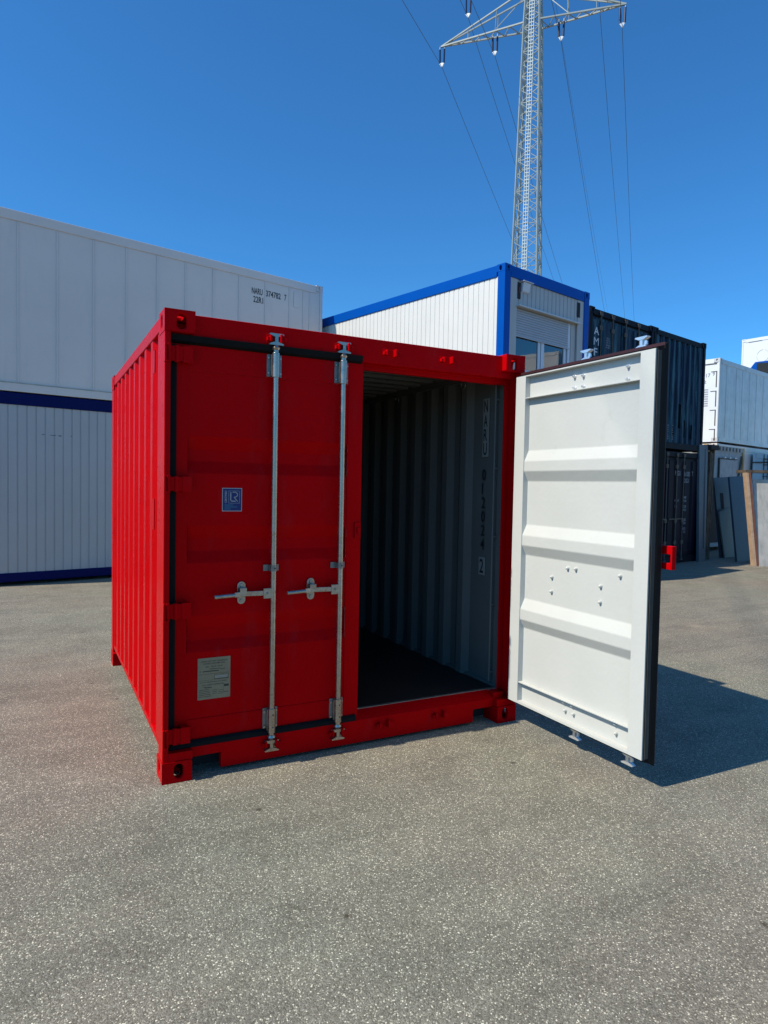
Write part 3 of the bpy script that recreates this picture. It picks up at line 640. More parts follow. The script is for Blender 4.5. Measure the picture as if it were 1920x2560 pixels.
def office(label, loc, ang, W_, L_, H_, wall, frame, pitch, window=False, group=None, post=0.13, beam=0.185, bot=0.15, wallname='wall_cladding'):
    root = thing('office_container', label, 'office container', loc, ang, group)
    e = 0.012
    castings(root, W_, L_, H_, frame)
    m = MB()
    m.box(0.162, W_-0.162, 0.003, 0.12, H_-beam, H_-0.004); m.box(0.162, W_-0.162, L_-0.12, L_-0.003, H_-beam, H_-0.004)
    m.box(0.003, 0.12, 0.178, L_-0.178, H_-beam, H_-0.004); m.box(W_-0.12, W_-0.003, 0.178, L_-0.178, H_-beam, H_-0.004)
    m.build('top_frame', frame, root, bevel=0.01, smooth=True)
    m = MB()
    m.box(0.162, W_-0.162, 0.003, 0.12, 0.01, bot); m.box(0.162, W_-0.162, L_-0.12, L_-0.003, 0.01, bot)
    m.box(0.003, 0.12, 0.178, L_-0.178, 0.01, bot); m.box(W_-0.12, W_-0.003, 0.178, L_-0.178, 0.01, bot)
    m.build('bottom_frame', frame, root, bevel=0.01, smooth=True)
    for x0, x1 in ((0.002, post), (W_-post, W_-0.002)):
        for y0, y1 in ((0.002, post), (L_-post, L_-0.002)):
            m = MB(); m.box(x0, x1, y0, y1, 0.116, H_-0.116); m.build('corner_post', frame, root, bevel=0.006, seg=2, smooth=True)
    m = MB(); m.box(0.05, W_-0.05, 0.05, L_-0.05, H_-0.06, H_-0.02); m.build('roof', frame, root)
    za, zb_ = bot-0.005, H_-beam+0.005
    for side in ('left', 'right', 'back'):
        m = MB()
        if side == 'left': m.strip(plank_prof(post, L_-post, pitch), lambda a, d, z: (0.022+d, a, z), za, zb_)
        if side == 'right': m.strip(plank_prof(post, L_-post, pitch), lambda a, d, z: (W_-0.022-d, a, z), za, zb_)
        if side == 'back': m.strip(plank_prof(post, W_-post, pitch), lambda a, d, z: (a, L_-0.022-d, z), za, zb_)
        m.build(wallname, wall, root)
    if not window:
        m = MB(); m.strip(plank_prof(post, W_-post, pitch), lambda a, d, z: (a, 0.022+d, z), za, zb_)
        ob = m.build(wallname, wall, root)
        return root
    # window wall (front)
    wx0, wx1, wz0, wz1 = 0.335, 1.93, 0.92, H_-0.64
    m = MB()
    m.strip(plank_prof(0.33, 2.12, pitch), lambda a, d, z: (a, 0.030+d, z), wz1+0.03, zb_)
    m.strip(plank_prof(0.33, 2.12, pitch), lambda a, d, z: (a, 0.030+d, z), za, wz0)
    m.box(post, 0.345, 0.020, 0.05, za, zb_); m.box(2.10, W_-post, 0.020, 0.05, za, zb_)
    m.box(wx1+0.02, 2.10, 0.055, 0.07, wz0, wz1+0.03)
    m.build(wallname, OFFG, root)
    m = MB(); m.box(wx0, 2.12, -0.045, 0.032, wz1+0.012, wz1+0.030); m.build('rain_ledge', PVC, root, bevel=0.004)
    m = MB(); m.box(wx0+0.01, 2.05, -0.04, 0.10, wz1+0.002, wz1+0.012); m.build('ledge_soffit', SOFFIT, root)
    sh = MB(); z = wz1-0.002; ns = 11
    for i in range(ns):
        zt_, zb2 = z-i*0.0405, z-(i+1)*0.0405
        sh.prism([(0.062, zt_), (0.052, zt_-0.010), (0.052, zb2+0.008), (0.066, zb2)], lambda a, b: (wx0+0.01, a, b), lambda a, b: (wx1-0.02, a, b))
    sh.box(wx0+0.01, wx1-0.02, 0.046, 0.066, z-(ns)*0.0405-0.02, z-ns*0.0405)
    sh.build('roller_shutter', SHUT, root)
    zwt = z-ns*0.0405
    m = MB()
    m.box(wx0, wx0+0.03, 0.05, 0.11, wz0, wz1); m.box(wx1-0.07, wx1, 0.05, 0.11, wz0, wz1); m.box(wx1-0.16, wx1-0.09, 0.07, 0.11, wz0, zwt)
    xm = 1.09
    m.box(xm-0.075, xm-0.008, 0.07, 0.11, wz0, zwt); m.box(xm+0.008, xm+0.095, 0.066, 0.11, wz0, zwt); m.box(wx0, wx1, 0.05, 0.11, wz0, wz0+0.07)
    m.build('window_frame', PVC, root, bevel=0.006, smooth=True)
    for xa, xb in ((wx0+0.03, xm-0.075), (xm+0.095, wx1-0.16)):
        m = MB(); m.box(xa, xb, 0.088, 0.094, wz0+0.07, wz1-0.1); m.build('window_pane', GLASS, root)
    for xa, xb, z1_, mt in ((0.36, 0.62, wz1-0.2, REFL), (0.62, 0.68, wz1-0.2, REFLB), (0.74, 0.99, zwt-0.24, REFL), (1.22, 1.74, zwt-0.12, REFL)):  # pleated strips added to stand in for reflections in the panes
        pr = []; k = 0; a = xa
        while a < xb: pr.append((a, 0.012 if k % 2 else 0.0)); a += 0.035; k += 1
        pr.append((xb, 0.0))
        m = MB(); m.strip(pr, lambda a, d, z: (a, 0.24+d, z), wz0, z1_); m.build('reflection_strip', mt, root, smooth=True)
    m = MB(); m.box(0.30, 2.12, 0.6, 0.62, 0.5, H_-0.3); m.build('room_partition', ROOM, root)
    for xa, rd in ((0.352, 1), (2.085, 0)):
        m = MB(); m.box(xa-0.004, xa+0.075, 0.0125, 0.022, H_-0.50, H_-0.235); m.build('vent_slot', ROOM, root)
        if rd: m = MB(); m.box(xa+0.018, xa+0.052, 0.004, 0.013, H_-0.40, H_-0.31); m.build('vent_plug', mat('dull_red_plug', (0.12, 0.02, 0.018), .6), root)
    m = MB(); x = 0.455; m.hexa([(x, 0.0, H_-0.36), (x+0.19, 0.0, H_-0.36), (x+0.19, 0.03, H_-0.38), (x, 0.03, H_-0.38)], [(x, -0.03, H_-0.215), (x+0.19, -0.03, H_-0.215), (x+0.19, 0.03, H_-0.215), (x, 0.03, H_-0.215)])
    m.box(x-0.03, x+0.24, -0.055, 0.03, H_-0.213, H_-0.200); m.build('vent_hood', PVC, root, bevel=0.004)
    return root

A1 = 12.6
d1 = Vector((math.cos(R(A1)), math.sin(R(A1)), 0))
OL = Vector((-1.11, 8.05, 0))-d1*0.22
OGL = office('grey clad office container with navy frame under the white refrigerated container on the left', (OL.x, OL.y, 0.045), A1, 6.15, 2.435, 2.955, OFFG, NAVY, 0.1325, group='office containers', beam=0.19)

YS = 0.018
for a, b, z, t in ((0.60, 0.645, 2.372, .007), (0.725, 0.81, 2.368, .007), (0.845, 0.89, 2.362, .012), (1.03, 1.045, 2.37, .01)):
    m = MB(); m.box(a+0.22, b+0.22, YS, 0.0225, z-0.045, z-0.045+t); m.build('scratch_mark', BLACKP, OGL)
# ---- white reefer on the left
def reefer(label, loc, ang, W_, L_, H_, mt, seams_front, group, seam_side=None, front_is_end=False, rail_mt=None):
    root = thing('refrigerated_container', label, 'shipping container', loc, ang, group)
    rail_mt = rail_mt or mt
    castings(root, W_, L_, H_, rail_mt)
    m = MB(); m.box(0.03, W_-0.03, 0.02, L_-0.02, 0.13, H_-0.03); m.build('insulated_body', mt, root)
    m = MB()
    for y0, y1 in ((0.004, 0.05), (L_-0.05, L_-0.004)):
        m.box(0.162, W_-0.162, y0, y1, H_-0.165, H_-0.012)
    for x0, x1 in ((0.004, 0.05), (W_-0.05, W_-0.004)): m.box(x0, x1, 0.178, L_-0.178, H_-0.165, H_-0.012)
    m.build('top_rail', rail_mt, root, bevel=0.008, smooth=True)
    m = MB()
    for y0, y1 in ((0.004, 0.05), (L_-0.05, L_-0.004)):
        m.box(0.162, W_-0.162, y0, y1, 0.012, 0.155)
    for x0, x1 in ((0.004, 0.05), (W_-0.05, W_-0.004)): m.box(x0, x1, 0.178, L_-0.178, 0.012, 0.155)
    m.build('bottom_rail', rail_mt, root, bevel=0.006, smooth=True)
    for x0, x1 in ((0.002, 0.07), (W_-0.07, W_-0.002)):
        for y0, y1 in ((0.002, 0.07), (L_-0.07, L_-0.002)):
            m = MB(); m.box(x0, x1, y0, y1, 0.116, H_-0.116); m.build('corner_post', rail_mt, root, bevel=0.008, smooth=True)
    if seams_front:
        m = MB()
        for s in seams_front:
            m.prism([(-0.014, 0), (-0.008, -0.011), (0.008, -0.011), (0.014, 0)], lambda a, b: (s+a, 0.0195+b, 0.16), lambda a, b: (s+a, 0.0195+b, H_-0.17))
        m.build('panel_seams', mt, root)
    return root
seams = [0.264, 0.826, 1.38, 1.912, 2.445, 2.962, 3.497, 4.026, 4.593, 5.146, 5.473, 5.631]
ZR = 3.003
rf = reefer('long white refrigerated container stacked on the grey office container at left', (OL.x, OL.y, ZR), A1, 6.17, 2.438, 2.782, WHITE, [s+0.22 for s in seams], 'refrigerated containers')
m = MB(); YT = 0.0165
def up_z(v): return v-ZR
def num(t, a, b, z, h=0.118): m.text(t, (a+0.22, YT, z-ZR), (1, 0, 0), (0, 0, 1), h, b-a)
num('NARU', 4.300, 4.535, 5.330); m.build('owner_lettering', BLACKP, rf)
m = MB(); num('374782', 4.612, 4.945, 5.330); m.build('number_lettering', BLACKP, rf)
m = MB(); num('7', 5.030, 5.075, 5.330); m.build('check_digit', BLACKP, rf)
m = MB(); num('22R1', 4.335, 4.550, 5.172); m.build('type_lettering', BLACKP, rf)
m = MB(); m.box(5.25+0.22, 5.38+0.22, 0.010, 0.0195, 5.24-ZR, 5.56-ZR); m.build('cover_plate', WHITE, rf, bevel=0.004)
m = MB(); m.box(0.2, 5.9, 0.0005, 0.0035, 0.135, 0.150); m.build('rail_lip', mat('grimy_cream', (0.42, 0.38, 0.30), .6, var=.3, vs=5), rf)

# ---- office in the middle, two high
AM = 13.0
OMp = (5.945, 4.835)
oa = office('lower blue framed office container hidden behind the open red container', (OMp[0], OMp[1], 0.04), AM, 2.438, 6.06, 2.66, OFFW, BLUE, 0.115, group='office containers')
ob_ = office('white clad office container with bright blue frame and half lowered shutter, upper level', (OMp[0], OMp[1], 2.655), AM, 2.438, 6.06, 2.62, OFFW, BLUE, 0.115, window=True, group='office containers', post=0.155, beam=0.19)

for o in (oa, ob_): o.scale = (0.978, 0.978, 0.978)
# ================================================================ blue containers
AB = 12.2
db = Vector((math.cos(R(AB)), math.sin(R(AB)), 0)); nb = Vector((-db.y, db.x, 0))
OB = Vector((8.82, 5.91, 0))
def blue_box(label, loc, kind, mt, frame, group, H_=2.591):
    W_, L_ = 2.425, 6.06
    root = thing('shipping_container', label, 'shipping container', loc, AB, group)
    castings(root, W_, L_, H_, frame)
    for x0, x1 in ((0.003, 0.10), (W_-0.10, W_-0.003)):
        for y0, y1 in ((0.003, 0.12), (L_-0.12, L_-0.003)):
            m = MB(); m.box(x0, x1, y0, y1, 0.116, H_-0.116); m.build('corner_post', frame, root, bevel=0.01, smooth=True)
    m = MB()
    m.box(0.162, W_-0.162, 0.02, 0.10, H_-0.135, H_-0.02); m.box(0.162, W_-0.162, L_-0.1, L_-0.01, H_-0.12, H_-0.02)
    m.box(0.01, 0.07, 0.178, L_-0.178, H_-0.09, H_-0.015); m.box(W_-0.07, W_-0.01, 0.178, L_-0.178, H_-0.09, H_-0.015)
    m.build('top_rail', frame, root, bevel=0.006)
    m = MB()
    m.box(0.162, W_-0.162, 0.02, 0.10, 0.02, 0.16); m.box(0.162, W_-0.162, L_-0.1, L_-0.01, 0.02, 0.16)
    m.box(0.01, 0.07, 0.178, L_-0.178, 0.02, 0.16); m.box(W_-0.07, W_-0.01, 0.178, L_-0.178, 0.02, 0.16)
    m.build('bottom_rail', frame, root, bevel=0.006)
    m = MB(); m.box(0.06, W_-0.06, 0.1, L_-0.1, H_-0.05, H_-0.03); m.build('roof', frame, root)
    m = MB(); m.box(0.06, W_-0.06, 0.1, L_-0.1, 0.10, 0.16); m.build('floor', UNDER, root)
    for s in (0, 1):
        m = MB(); m.strip(trap(0.12, L_-0.12, 0.278, 0.036), (lambda a, d, z: (0.014+d, a, z)) if s == 0 else (lambda a, d, z: (W_-0.014-d, a, z)), 0.15, H_-0.08)
        m.build('side_panel', mt, root)
    m = MB(); m.strip(trap(0.1, W_-0.1, 0.25, 0.045), lambda a, d, z: (a, L_-0.02-d, z), 0.15, H_-0.1); m.build('rear_end_wall', mt, root)
    if kind == 'corr':
        m = MB(); m.strip([(0.09, 0)]+trap(0.17, W_-0.17, 0.2475, 0.045, 0.30, 0.2)+[(W_-0.09, 0)], lambda a, d, z: (a, 0.028+d, z), 0.15, H_-0.13)
        m.build('end_wall', mt, root)
        m = MB(); rr = random.Random(3)
        for k, (a, b, c, d) in enumerate([(0.45, .60, .30, .62), (0.95, 1.02, .26, .55), (1.22, 1.34, .5, 1.05), (1.50, 1.55, .3, .7), (1.85, 1.9, .28, .62)]):
            m.box(a, b, 0.0245, 0.0275, c, d)
        m.build('tar_patches', mat('black_tar', (0.003, 0.004, 0.006), .8, ior=1.1, var=.4, vs=9), root)
        m = MB()
        for xx in (0.74, 0.95): 
            for q in range(7): m.text('HORWL83'[q], (xx, 0.0235, 0.52-q*0.05), (1, 0, 0), (0, 0, 1), 0.035, 0.05)
        m.build('faded_lettering', CTXT2, root)
        return root
    # doors
    for k in (0, 1):
        xa, xb = (0.105, W_/2-0.006) if k == 0 else (W_/2+0.006, W_-0.105)
        m = MB()
        m.box(xa, xb, 0.055, 0.075, 0.17, H_-0.145)
        # vertical corrugation: raised flats
        n = 3; wd = (xb-xa)/n
        for i in range(n):
            c = xa+wd*(i+0.5)
            m.prism([(-wd*0.40, 0), (-wd*0.30, -0.028), (wd*0.30, -0.028), (wd*0.40, 0)], lambda a, b: (c+a, 0.0555+b, 0.25), lambda a, b: (c+a, 0.0555+b, H_-0.22))
        dr = m.build('door', mt, root)
        g = MB(); g.box(xa-0.015, xb+0.01, 0.050, 0.054, H_-0.165, H_-0.14); g.box(xa-0.015, xb+0.01, 0.05, 0.054, 0.155, 0.175); g.box(xb-0.01, xb+0.01, 0.05, 0.054, 0.17, H_-0.15); g.build('gasket', RUBBER, dr)
        bars = [0.40, 0.82] if k == 0 else [W_-1.12, W_-0.62]
        if kind == 'doors_low': bars = [0.40, 0.77] if k == 0 else [1.15+0.08, 1.56]
        for x in bars:
            g = MB(); g.tube((x, 0.012, 0.10), (x, 0.012, H_-0.08), 0.015, 10)
            g.box(x-0.05, x+0.05, -0.006, 0.035, H_-0.075, H_-0.055); g.box(x-0.05, x+0.05, -0.006, 0.035, 0.075, 0.095)
            for zz_ in (0.45, 0.95, H_-0.40): g.box(x-0.05, x+0.05, 0.0, 0.03, zz_, zz_+0.08)
            g.build('locking_bar', RUSTG, dr, smooth=True)
            g = MB(); g.box(x-0.32, x-0.01, -0.008, 0.004, 1.02+0.0, 1.045); g.build('handle', RUSTG, dr)
            g = MB(); g.box(x-0.04, x+0.05, -0.002, 0.02, H_-0.125, H_-0.07); g.build('cam_keeper', RUSTG, dr)
    return root
GB = 'blue containers stacked in the row behind the open door'
b1 = blue_box('upper blue container with big white A M F letters on its door end', tuple(OB+Vector((0, 0, 2.609))), 'doors', CBLUE, CDARK, GB)
m = MB()
for ch, zb_, wd in (('A', 4.690, .17), ('M', 4.487, .17), ('F', 4.280, .115)):
    m.text(ch, (0.188 if ch != 'F' else 0.20, 0.0255, zb_-2.609), (1, 0, 0), (0, 0, 1), 0.148, wd)
m.build('big_lettering', CTXT, b1)
m = MB()
for i, t in enumerate(('22', 'G1', 'ICT', 'IIB', 'HI')): m.text(t, (0.62, 0.0255, 4.66-i*0.045-2.609), (1, 0, 0), (0, 0, 1), 0.03, 0.12 if len(t) < 3 else .15)
m.build('small_lettering', CTXT2, b1)
blue_box('lower blue container hidden behind the door, under the A M F container', tuple(OB), 'doors', CNAVY, CDARK, GB)
OB2 = OB+db*2.438
b3 = blue_box('upper blue container with worn corrugated end wall right of the open door', tuple(OB2+Vector((0, 0, 2.609))), 'corr', CBLUE, CDARK, GB)
b4 = blue_box('lower navy container with four locking bars under the corrugated blue end', tuple(OB2), 'doors_low', CNAVY, CDARK, GB)
m = MB(); Yt = 0.022
def bt(t, a, b, z, h): m.text(t, (a-2.438, Yt, z), (1, 0, 0), (0, 0, 1), h, b-a)
bt('PRGU', 3.60, 3.86, 2.03, 0.11); bt('461085', 3.98, 4.32, 2.02, 0.11); bt('7', 4.42, 4.46, 2.03, 0.11); bt('22G1', 3.98, 4.27, 1.87, 0.10)
bt('MAX GR', 3.62, 3.82, 1.43, 0.05); bt('TARE', 3.62, 3.74, 1.29, 0.05)
for i, (z, t) in enumerate(((1.50, '30480'), (1.42, '67200'), (1.29, '02230'), (1.21, '04920'), (0.98, '28250'), (0.90, '62280'), (0.77, '0332'), (0.69, '1173'))): bt(t, 3.98, 4.18, z, 0.055)
m.build('door_lettering', CTXT2, b4)
m = MB(); m.box(0.40, 0.62, 0.018, 0.0215, 1.36, 1.50); m.build('white_label', STKW, b4)
m = MB(); m.box(0.40, 0.62, 0.018, 0.0215, 1.23, 1.357); m.build('grey_label', mat('grey_green_label', (0.10, 0.16, 0.17), .5), b4)
m = MB(); m.prism([(0.095*math.cos(q), 0.15*math.sin(q)) for q in [math.pi*i/12 for i in range(24)]], lambda a, b: (0.46+a, 0.018, 0.98+b), lambda a, b: (0.46+a, 0.0215, 0.98+b)); m.build('oval_label', mat('oval_grey', (0.35, 0.36, 0.42), .5), b4)

# ================================================================ right-hand clutter
def BP(s, off, z): v = OB+db*s+nb*off; return Vector((v.x, v.y, z))
# tall panel and timber stack beside the row
m = MB(); m.hexa([BP(4.93, -.02, 0.0), BP(5.05, -.02, 0.0), BP(5.05, .03, 0.0), BP(4.93, .03, 0.0)], [BP(4.93, -.02, 0.01), BP(5.05, -.02, 0.01), BP(5.05, .03, 0.01), BP(4.93, .03, 0.01)])
m = MB(); m.hexa([BP(4.66, -.10, 0), BP(5.00, -.10, 0), BP(5.00, -.04, 0), BP(4.66, -.04, 0)], [BP(4.70, .0, 2.79), BP(5.14, .0, 2.80), BP(5.14, .06, 2.80), BP(4.70, .06, 2.79)])
m.hexa([BP(4.88, -.112, 0.3), BP(4.90, -.112, 0.3), BP(4.90, -.09, 0.3), BP(4.88, -.09, 0.3)], [BP(5.0, -.012, 2.7), BP(5.02, -.012, 2.7), BP(5.02, .0, 2.7), BP(5.0, .0, 2.7)])
tag(m.build('wall_panel', PANB), 'tall narrow blue grey wall panel standing upright between navy container and old timbers', 'panel')
tm = thing('timber_stack', 'rough dark timber planks standing upright beside the tall blue grey panel', 'timber', tuple(BP(5.3, 0.1, 0)), AB)
rr = random.Random(5)
for i in range(6):
    m = MB(); x = -0.24+i*0.075+rr.uniform(-.01, .01); y = rr.uniform(-.10, .04); hgt = 2.68+rr.uniform(-.1, .05); t = rr.uniform(.045, .068); sl = 0.10
    m.hexa([(x, y, 0), (x+t, y, 0), (x+t, y+.12, 0), (x, y+.12, 0)], [(x+sl, y, hgt), (x+t+sl, y, hgt), (x+t+sl, y+.12, hgt), (x+sl, y+.12, hgt)])
    m.build('plank', WOOD, tm, bevel=0.006)
m = MB(); m.box(-0.10, 0.32, -0.16, 0.10, 2.70, 2.82); m.build('cap_beam', UNDER, tm, bevel=0.01)
# leaning panels: bottom corners on the ground, tops resting further back
def lean(name, label, cat, mt, bl, br, tl_, tr, th, group=None, holes=None):
    bl, br, tl_, tr = map(Vector, (bl, br, tl_, tr)); n = (br-bl).cross(tl_-bl).normalized()*th
    m = MB(); m.hexa([bl, br, br-n, bl-n], [tl_, tr, tr-n, tl_-n]); m.mi = 1
    if holes:
        for u0, u1, v0, v1 in holes:
            f = lambda u, v: (bl*(1-u)+br*u)*(1-v)+(tl_*(1-u)+tr*u)*v
            m.hexa([f(u0, v0)+n*.03, f(u1, v0)+n*.03, f(u1, v0)+n*.1, f(u0, v0)+n*.1], [f(u0, v1)+n*.03, f(u1, v1)+n*.03, f(u1, v1)+n*.1, f(u0, v1)+n*.1])
    o = m.build(name, [mt, ROOM], None, bevel=0.003)
    tag(o, label, cat, group); return o
GL = 'old panels leaning together at the right'
lean('leaning_panel', 'dark blue leaning panel with a tall narrow slot, leftmost of the leaning panels', 'panel', PANN, BP(6.10, 0, 0), BP(6.92, 0, 0), BP(6.43, .4, 2.04), BP(7.33, .4, 2.08), .05, GL, [(0.30, 0.50, 0.60, 0.80)])
lean('leaning_panel', 'shorter grey green leaning board with slanted top in front of the slotted panel', 'panel', PANG, BP(6.15, -.07, 0), BP(6.88, -.07, 0), BP(6.16, .12, 1.16), BP(6.86, .14, 1.29), .03, GL)
lean('leaning_panel', 'wide navy leaning panel between the grey green board and the wooden framed sheet', 'panel', PANN, BP(5.47, -.65, 0), BP(6.38, -.65, 0), BP(6.40, 0, 2.07), BP(7.28, 0, 2.10), .05, GL)
o0 = BP(4.86, -1.27, 0)
fr = thing('framed_sheet', 'wooden frame edged board leaning on the panels, pale timber edge and rust brown side', 'board', tuple(o0))
dx = Vector((0.886, -0.464, 0)); dy = Vector((0.464, 0.886, 0))
wt = BP(5.02, -.95, 2.13)-o0; z3 = Vector((0, 0, 0))
def slab(bb, tt, ww, dd): return [bb, bb+dx*ww, bb+dx*ww+dy*dd, bb+dy*dd], [tt, tt+dx*ww, tt+dx*ww+dy*dd, tt+dy*dd]
m = MB(); m.hexa(*slab(z3, wt, .055, .16)); m.build('edge_batten', WOODL, fr, bevel=.004)
m = MB(); m.hexa(*slab(z3+dx*.057, wt+dx*.057, .055, .10)); m.build('side_board', WOODR, fr)
m = MB(); a0 = wt+Vector((0, 0, .003)); m.hexa(*slab(a0, a0+Vector((0, 0, .06)), 2.4, .45)); m.build('top_board', WOOD, fr)
gb0 = BP(4.94, -1.34, 0); gt = BP(5.26, -1.0, 1.98)
lean('metal_sheet', 'dusty grey sunlit sheet leaning in front of the wooden framed board at right edge', 'metal sheet', SHEET, gb0, gb0+dx*1.6, gt, gt+dx*1.6, .012)

# old white container end behind the panels
OW = thing('weathered_container', 'old chalky white refrigerated container end with stained hatch behind the leaning panels', 'shipping container', tuple(BP(7.36, 1.02, 0.12)), AB)
Hh = 2.87
m = MB(); m.box(0.08, 2.36, 0.03, 5.9, 0.10, Hh-0.03); m.build('insulated_body', OLDW, OW)
for x0, mt in ((0.0, OCHRE), (2.33, OCHRE)):
    m = MB(); m.box(x0, x0+0.11, 0.0, 0.12, 0.0, Hh); m.build('corner_post', mt, OW, bevel=.01)
m = MB(); m.box(0.11, 2.33, 0.005, 0.10, Hh-0.14, Hh-0.01); m.build('top_end_rail', OLDW, OW)
m = MB(); m.box(0.13, 2.30, 0.0, 0.028, 0.12, 1.78); m.build('shade_panel', ROOM, OW)  # dark panel added for the black shade behind the leaning panels
m = MB(); m.box(0.11, 2.33, 0.005, 0.1, 0, .11); m.build('bottom_end_rail', OLDW, OW)
m = MB()
for k in range(9): m.box(0.30+k*0.22, 0.37+k*0.22, -0.01, 0.006, Hh-0.13, Hh-0.03)
m.build('rail_stains', RUSTG, OW)
m = MB(); m.box(0.78, 1.90, -0.02, 0.03, Hh-1.12, Hh-0.38); m.build('hatch', OLDW, OW, bevel=.01)
m = MB(); m.box(0.74, 0.775, -0.025, 0.03, Hh-1.14, Hh-0.36); m.box(0.75, 1.9, -0.03, 0.03, Hh-0.375, Hh-0.35); m.box(0.75, 1.92, -.03, .03, Hh-1.15, Hh-1.125); m.build('hatch_frame', RUSTG, OW)
for k in range(3):
    m = MB(); m.tube((1.0+k*.35, -0.03, Hh-0.33), (1.08+k*.35, -0.03, Hh-0.33), 0.02, 8); m.build('hatch_clip', ZINC, OW)
m = MB(); m.beam((1.95, -.01, Hh-1.2), (2.22, -.01, Hh-0.25), .05, .03); m.build('brace', RUSTG, OW)

# right white reefer: end (doors) faces the sun, long side in shade
AR = 13.0
rr0 = (18.22, 9.93)
rrf = reefer('weathered silver white refrigerated container whose sunlit door end faces left, beside the upper blue container', (rr0[0], rr0[1], 3.245), AR, 6.06, 2.438, 2.595, ALU, [0.55, 1.30, 1.78, 2.38, 2.95, 3.55, 4.15, 4.75, 5.35], 'refrigerated containers', rail_mt=ALU)
ZRR = 3.245
m = MB(); m.box(-0.004, 0.003, 0.02, 2.41, 0.12, 2.45); m.box(-0.004, 0.003, 0.18, 2.26, 2.45, 2.59); m.box(-0.004, 0.003, 0.18, 2.26, 0.0, .12)
edoor = m.build('end_door', WHITEB, rrf)
m = MB()
def jl(y0, y1, z0, z1): m.box(-0.012, -0.004, y0, y1, z0-ZRR, z1-ZRR)
jl(0.09, 1.2, 5.655, 5.69)
for zt_, zb2 in ((5.44, 4.94), (4.83, 4.34), (4.24, 3.74), (3.64, 3.30)):
    jl(0.075, 0.105, zb2, zt_); jl(0.075, 0.26, zt_-0.02, zt_)
m.build('door_hardware', RUSTG, rrf)
m = MB()
def et(t, y, z, h, wd): m.text(t, (-0.006, y, z-ZRR), (0, -1, 0), (0, 0, 1), h, wd)
et('317', 0.52, 5.27, 0.12, 0.24); et('9', 0.215, 5.30, 0.12, 0.07); et('12', 0.56, 5.08, 0.10, 0.16)
for i in range(8):
    et('8888', 0.46, 4.86-i*0.072, 0.045, 0.13); et('HH', 0.60, 4.86-i*0.072, 0.04, 0.06)
m.build('end_lettering', GREYTXT, rrf)
reefer('lower white container supporting the silver white one, hidden behind the stacks', (rr0[0], rr0[1], 0.05), AR, 6.06, 2.438, 3.15, WHITE, [], 'refrigerated containers')
# sunlit white end below right
LW = reefer('bright white low container end with a thin ladder, right edge behind the leaning sheet', (20.80, 10.45, 0.05), -78.0, 2.438, 6.0, 2.93, WHITEB, [], 'refrigerated containers')
m = MB()
m.box(0.35, 0.37, -.02, .004, 1.2, 2.9); m.box(0.47, 0.49, -.02, .004, 1.2, 2.9)
for k in range(8): m.box(0.33, 0.51, -.028, -.02, 1.4+k*.19, 1.425+k*.19)
m.build('ladder', RUSTG, LW)
m = MB(); m.box(0.0, 2.4, -.02, .003, 2.62, 2.66); m.box(0.78, 0.82, -.02, .003, 1.0, 2.62); m.build('pipe_run', RUSTG, LW)
# distant white reefers, three high
for k, (zb_, lb) in enumerate(((0, 'distant white container, bottom of the far stack, hidden'), (2.9, 'distant white container, middle of the far stack, hidden'), (5.8, 'distant bright white container with a faint round emblem at the upper right edge'))):
    q = reefer(lb, (28.22, 16.11, zb_), -83.0, 2.438, 12.19, 2.9, WHITEB, [], 'far stack of white containers')
    if k == 2:
        m = MB()
        c = Vector((0.95, -0.006, 2.05))
        for i in range(20):
            if i % 5 == 4: continue
            a, b = 2*math.pi*i/20, 2*math.pi*(i+1)/20
            m.tube(c+Vector((math.cos(a)*.27, 0.024, math.sin(a)*.27)), c+Vector((math.cos(b)*.27, 0.024, math.sin(b)*.27)), 0.012, 5)
        m.build('round_emblem', mat('pale_grey_emblem', (0.68, 0.68, 0.66), .5), q)
        m = MB(); m.box(0.3, 0.9, 0.0, 0.02, 2.73, 2.75); m.box(0.55, 1.3, 0.01, 0.02, 1.62, 1.635); m.build('scratches', GREYTXT, q)

# blue machine housing seen above the right reefer
bx = thing('blue_cabin', 'small bright blue sloped machine housing above the silver white container at right edge', 'machine', (25.0, 13.95, 6.2), -60)
m = MB(); m.prism([(0, 0), (0.55, 0.78), (2.0, 0.86), (2.4, 0.2), (2.4, -1.2), (0, -1.2)], lambda a, b: (a, 0.0, b), lambda a, b: (a, 1.4, b)); m.build('housing', BLUE, bx, bevel=.02)
m = MB(); m.box(0.62, 1.1, -0.02, 0.0, -0.6, 0.72); m.build('dark_grille', ROOM, bx)
m = MB(); m.box(0.3, 0.7, 0.3, 0.8, -6.2, -1.2); m.build('mast', CNAVY, bx)

# ================================================================ pylon
PC = Vector((32.094, 36.414, 0)); PA = -49.06
PY = thing('electricity_pylon', 'tall galvanised lattice electricity pylon rising behind the blue framed office container', 'pylon', tuple(PC), PA)
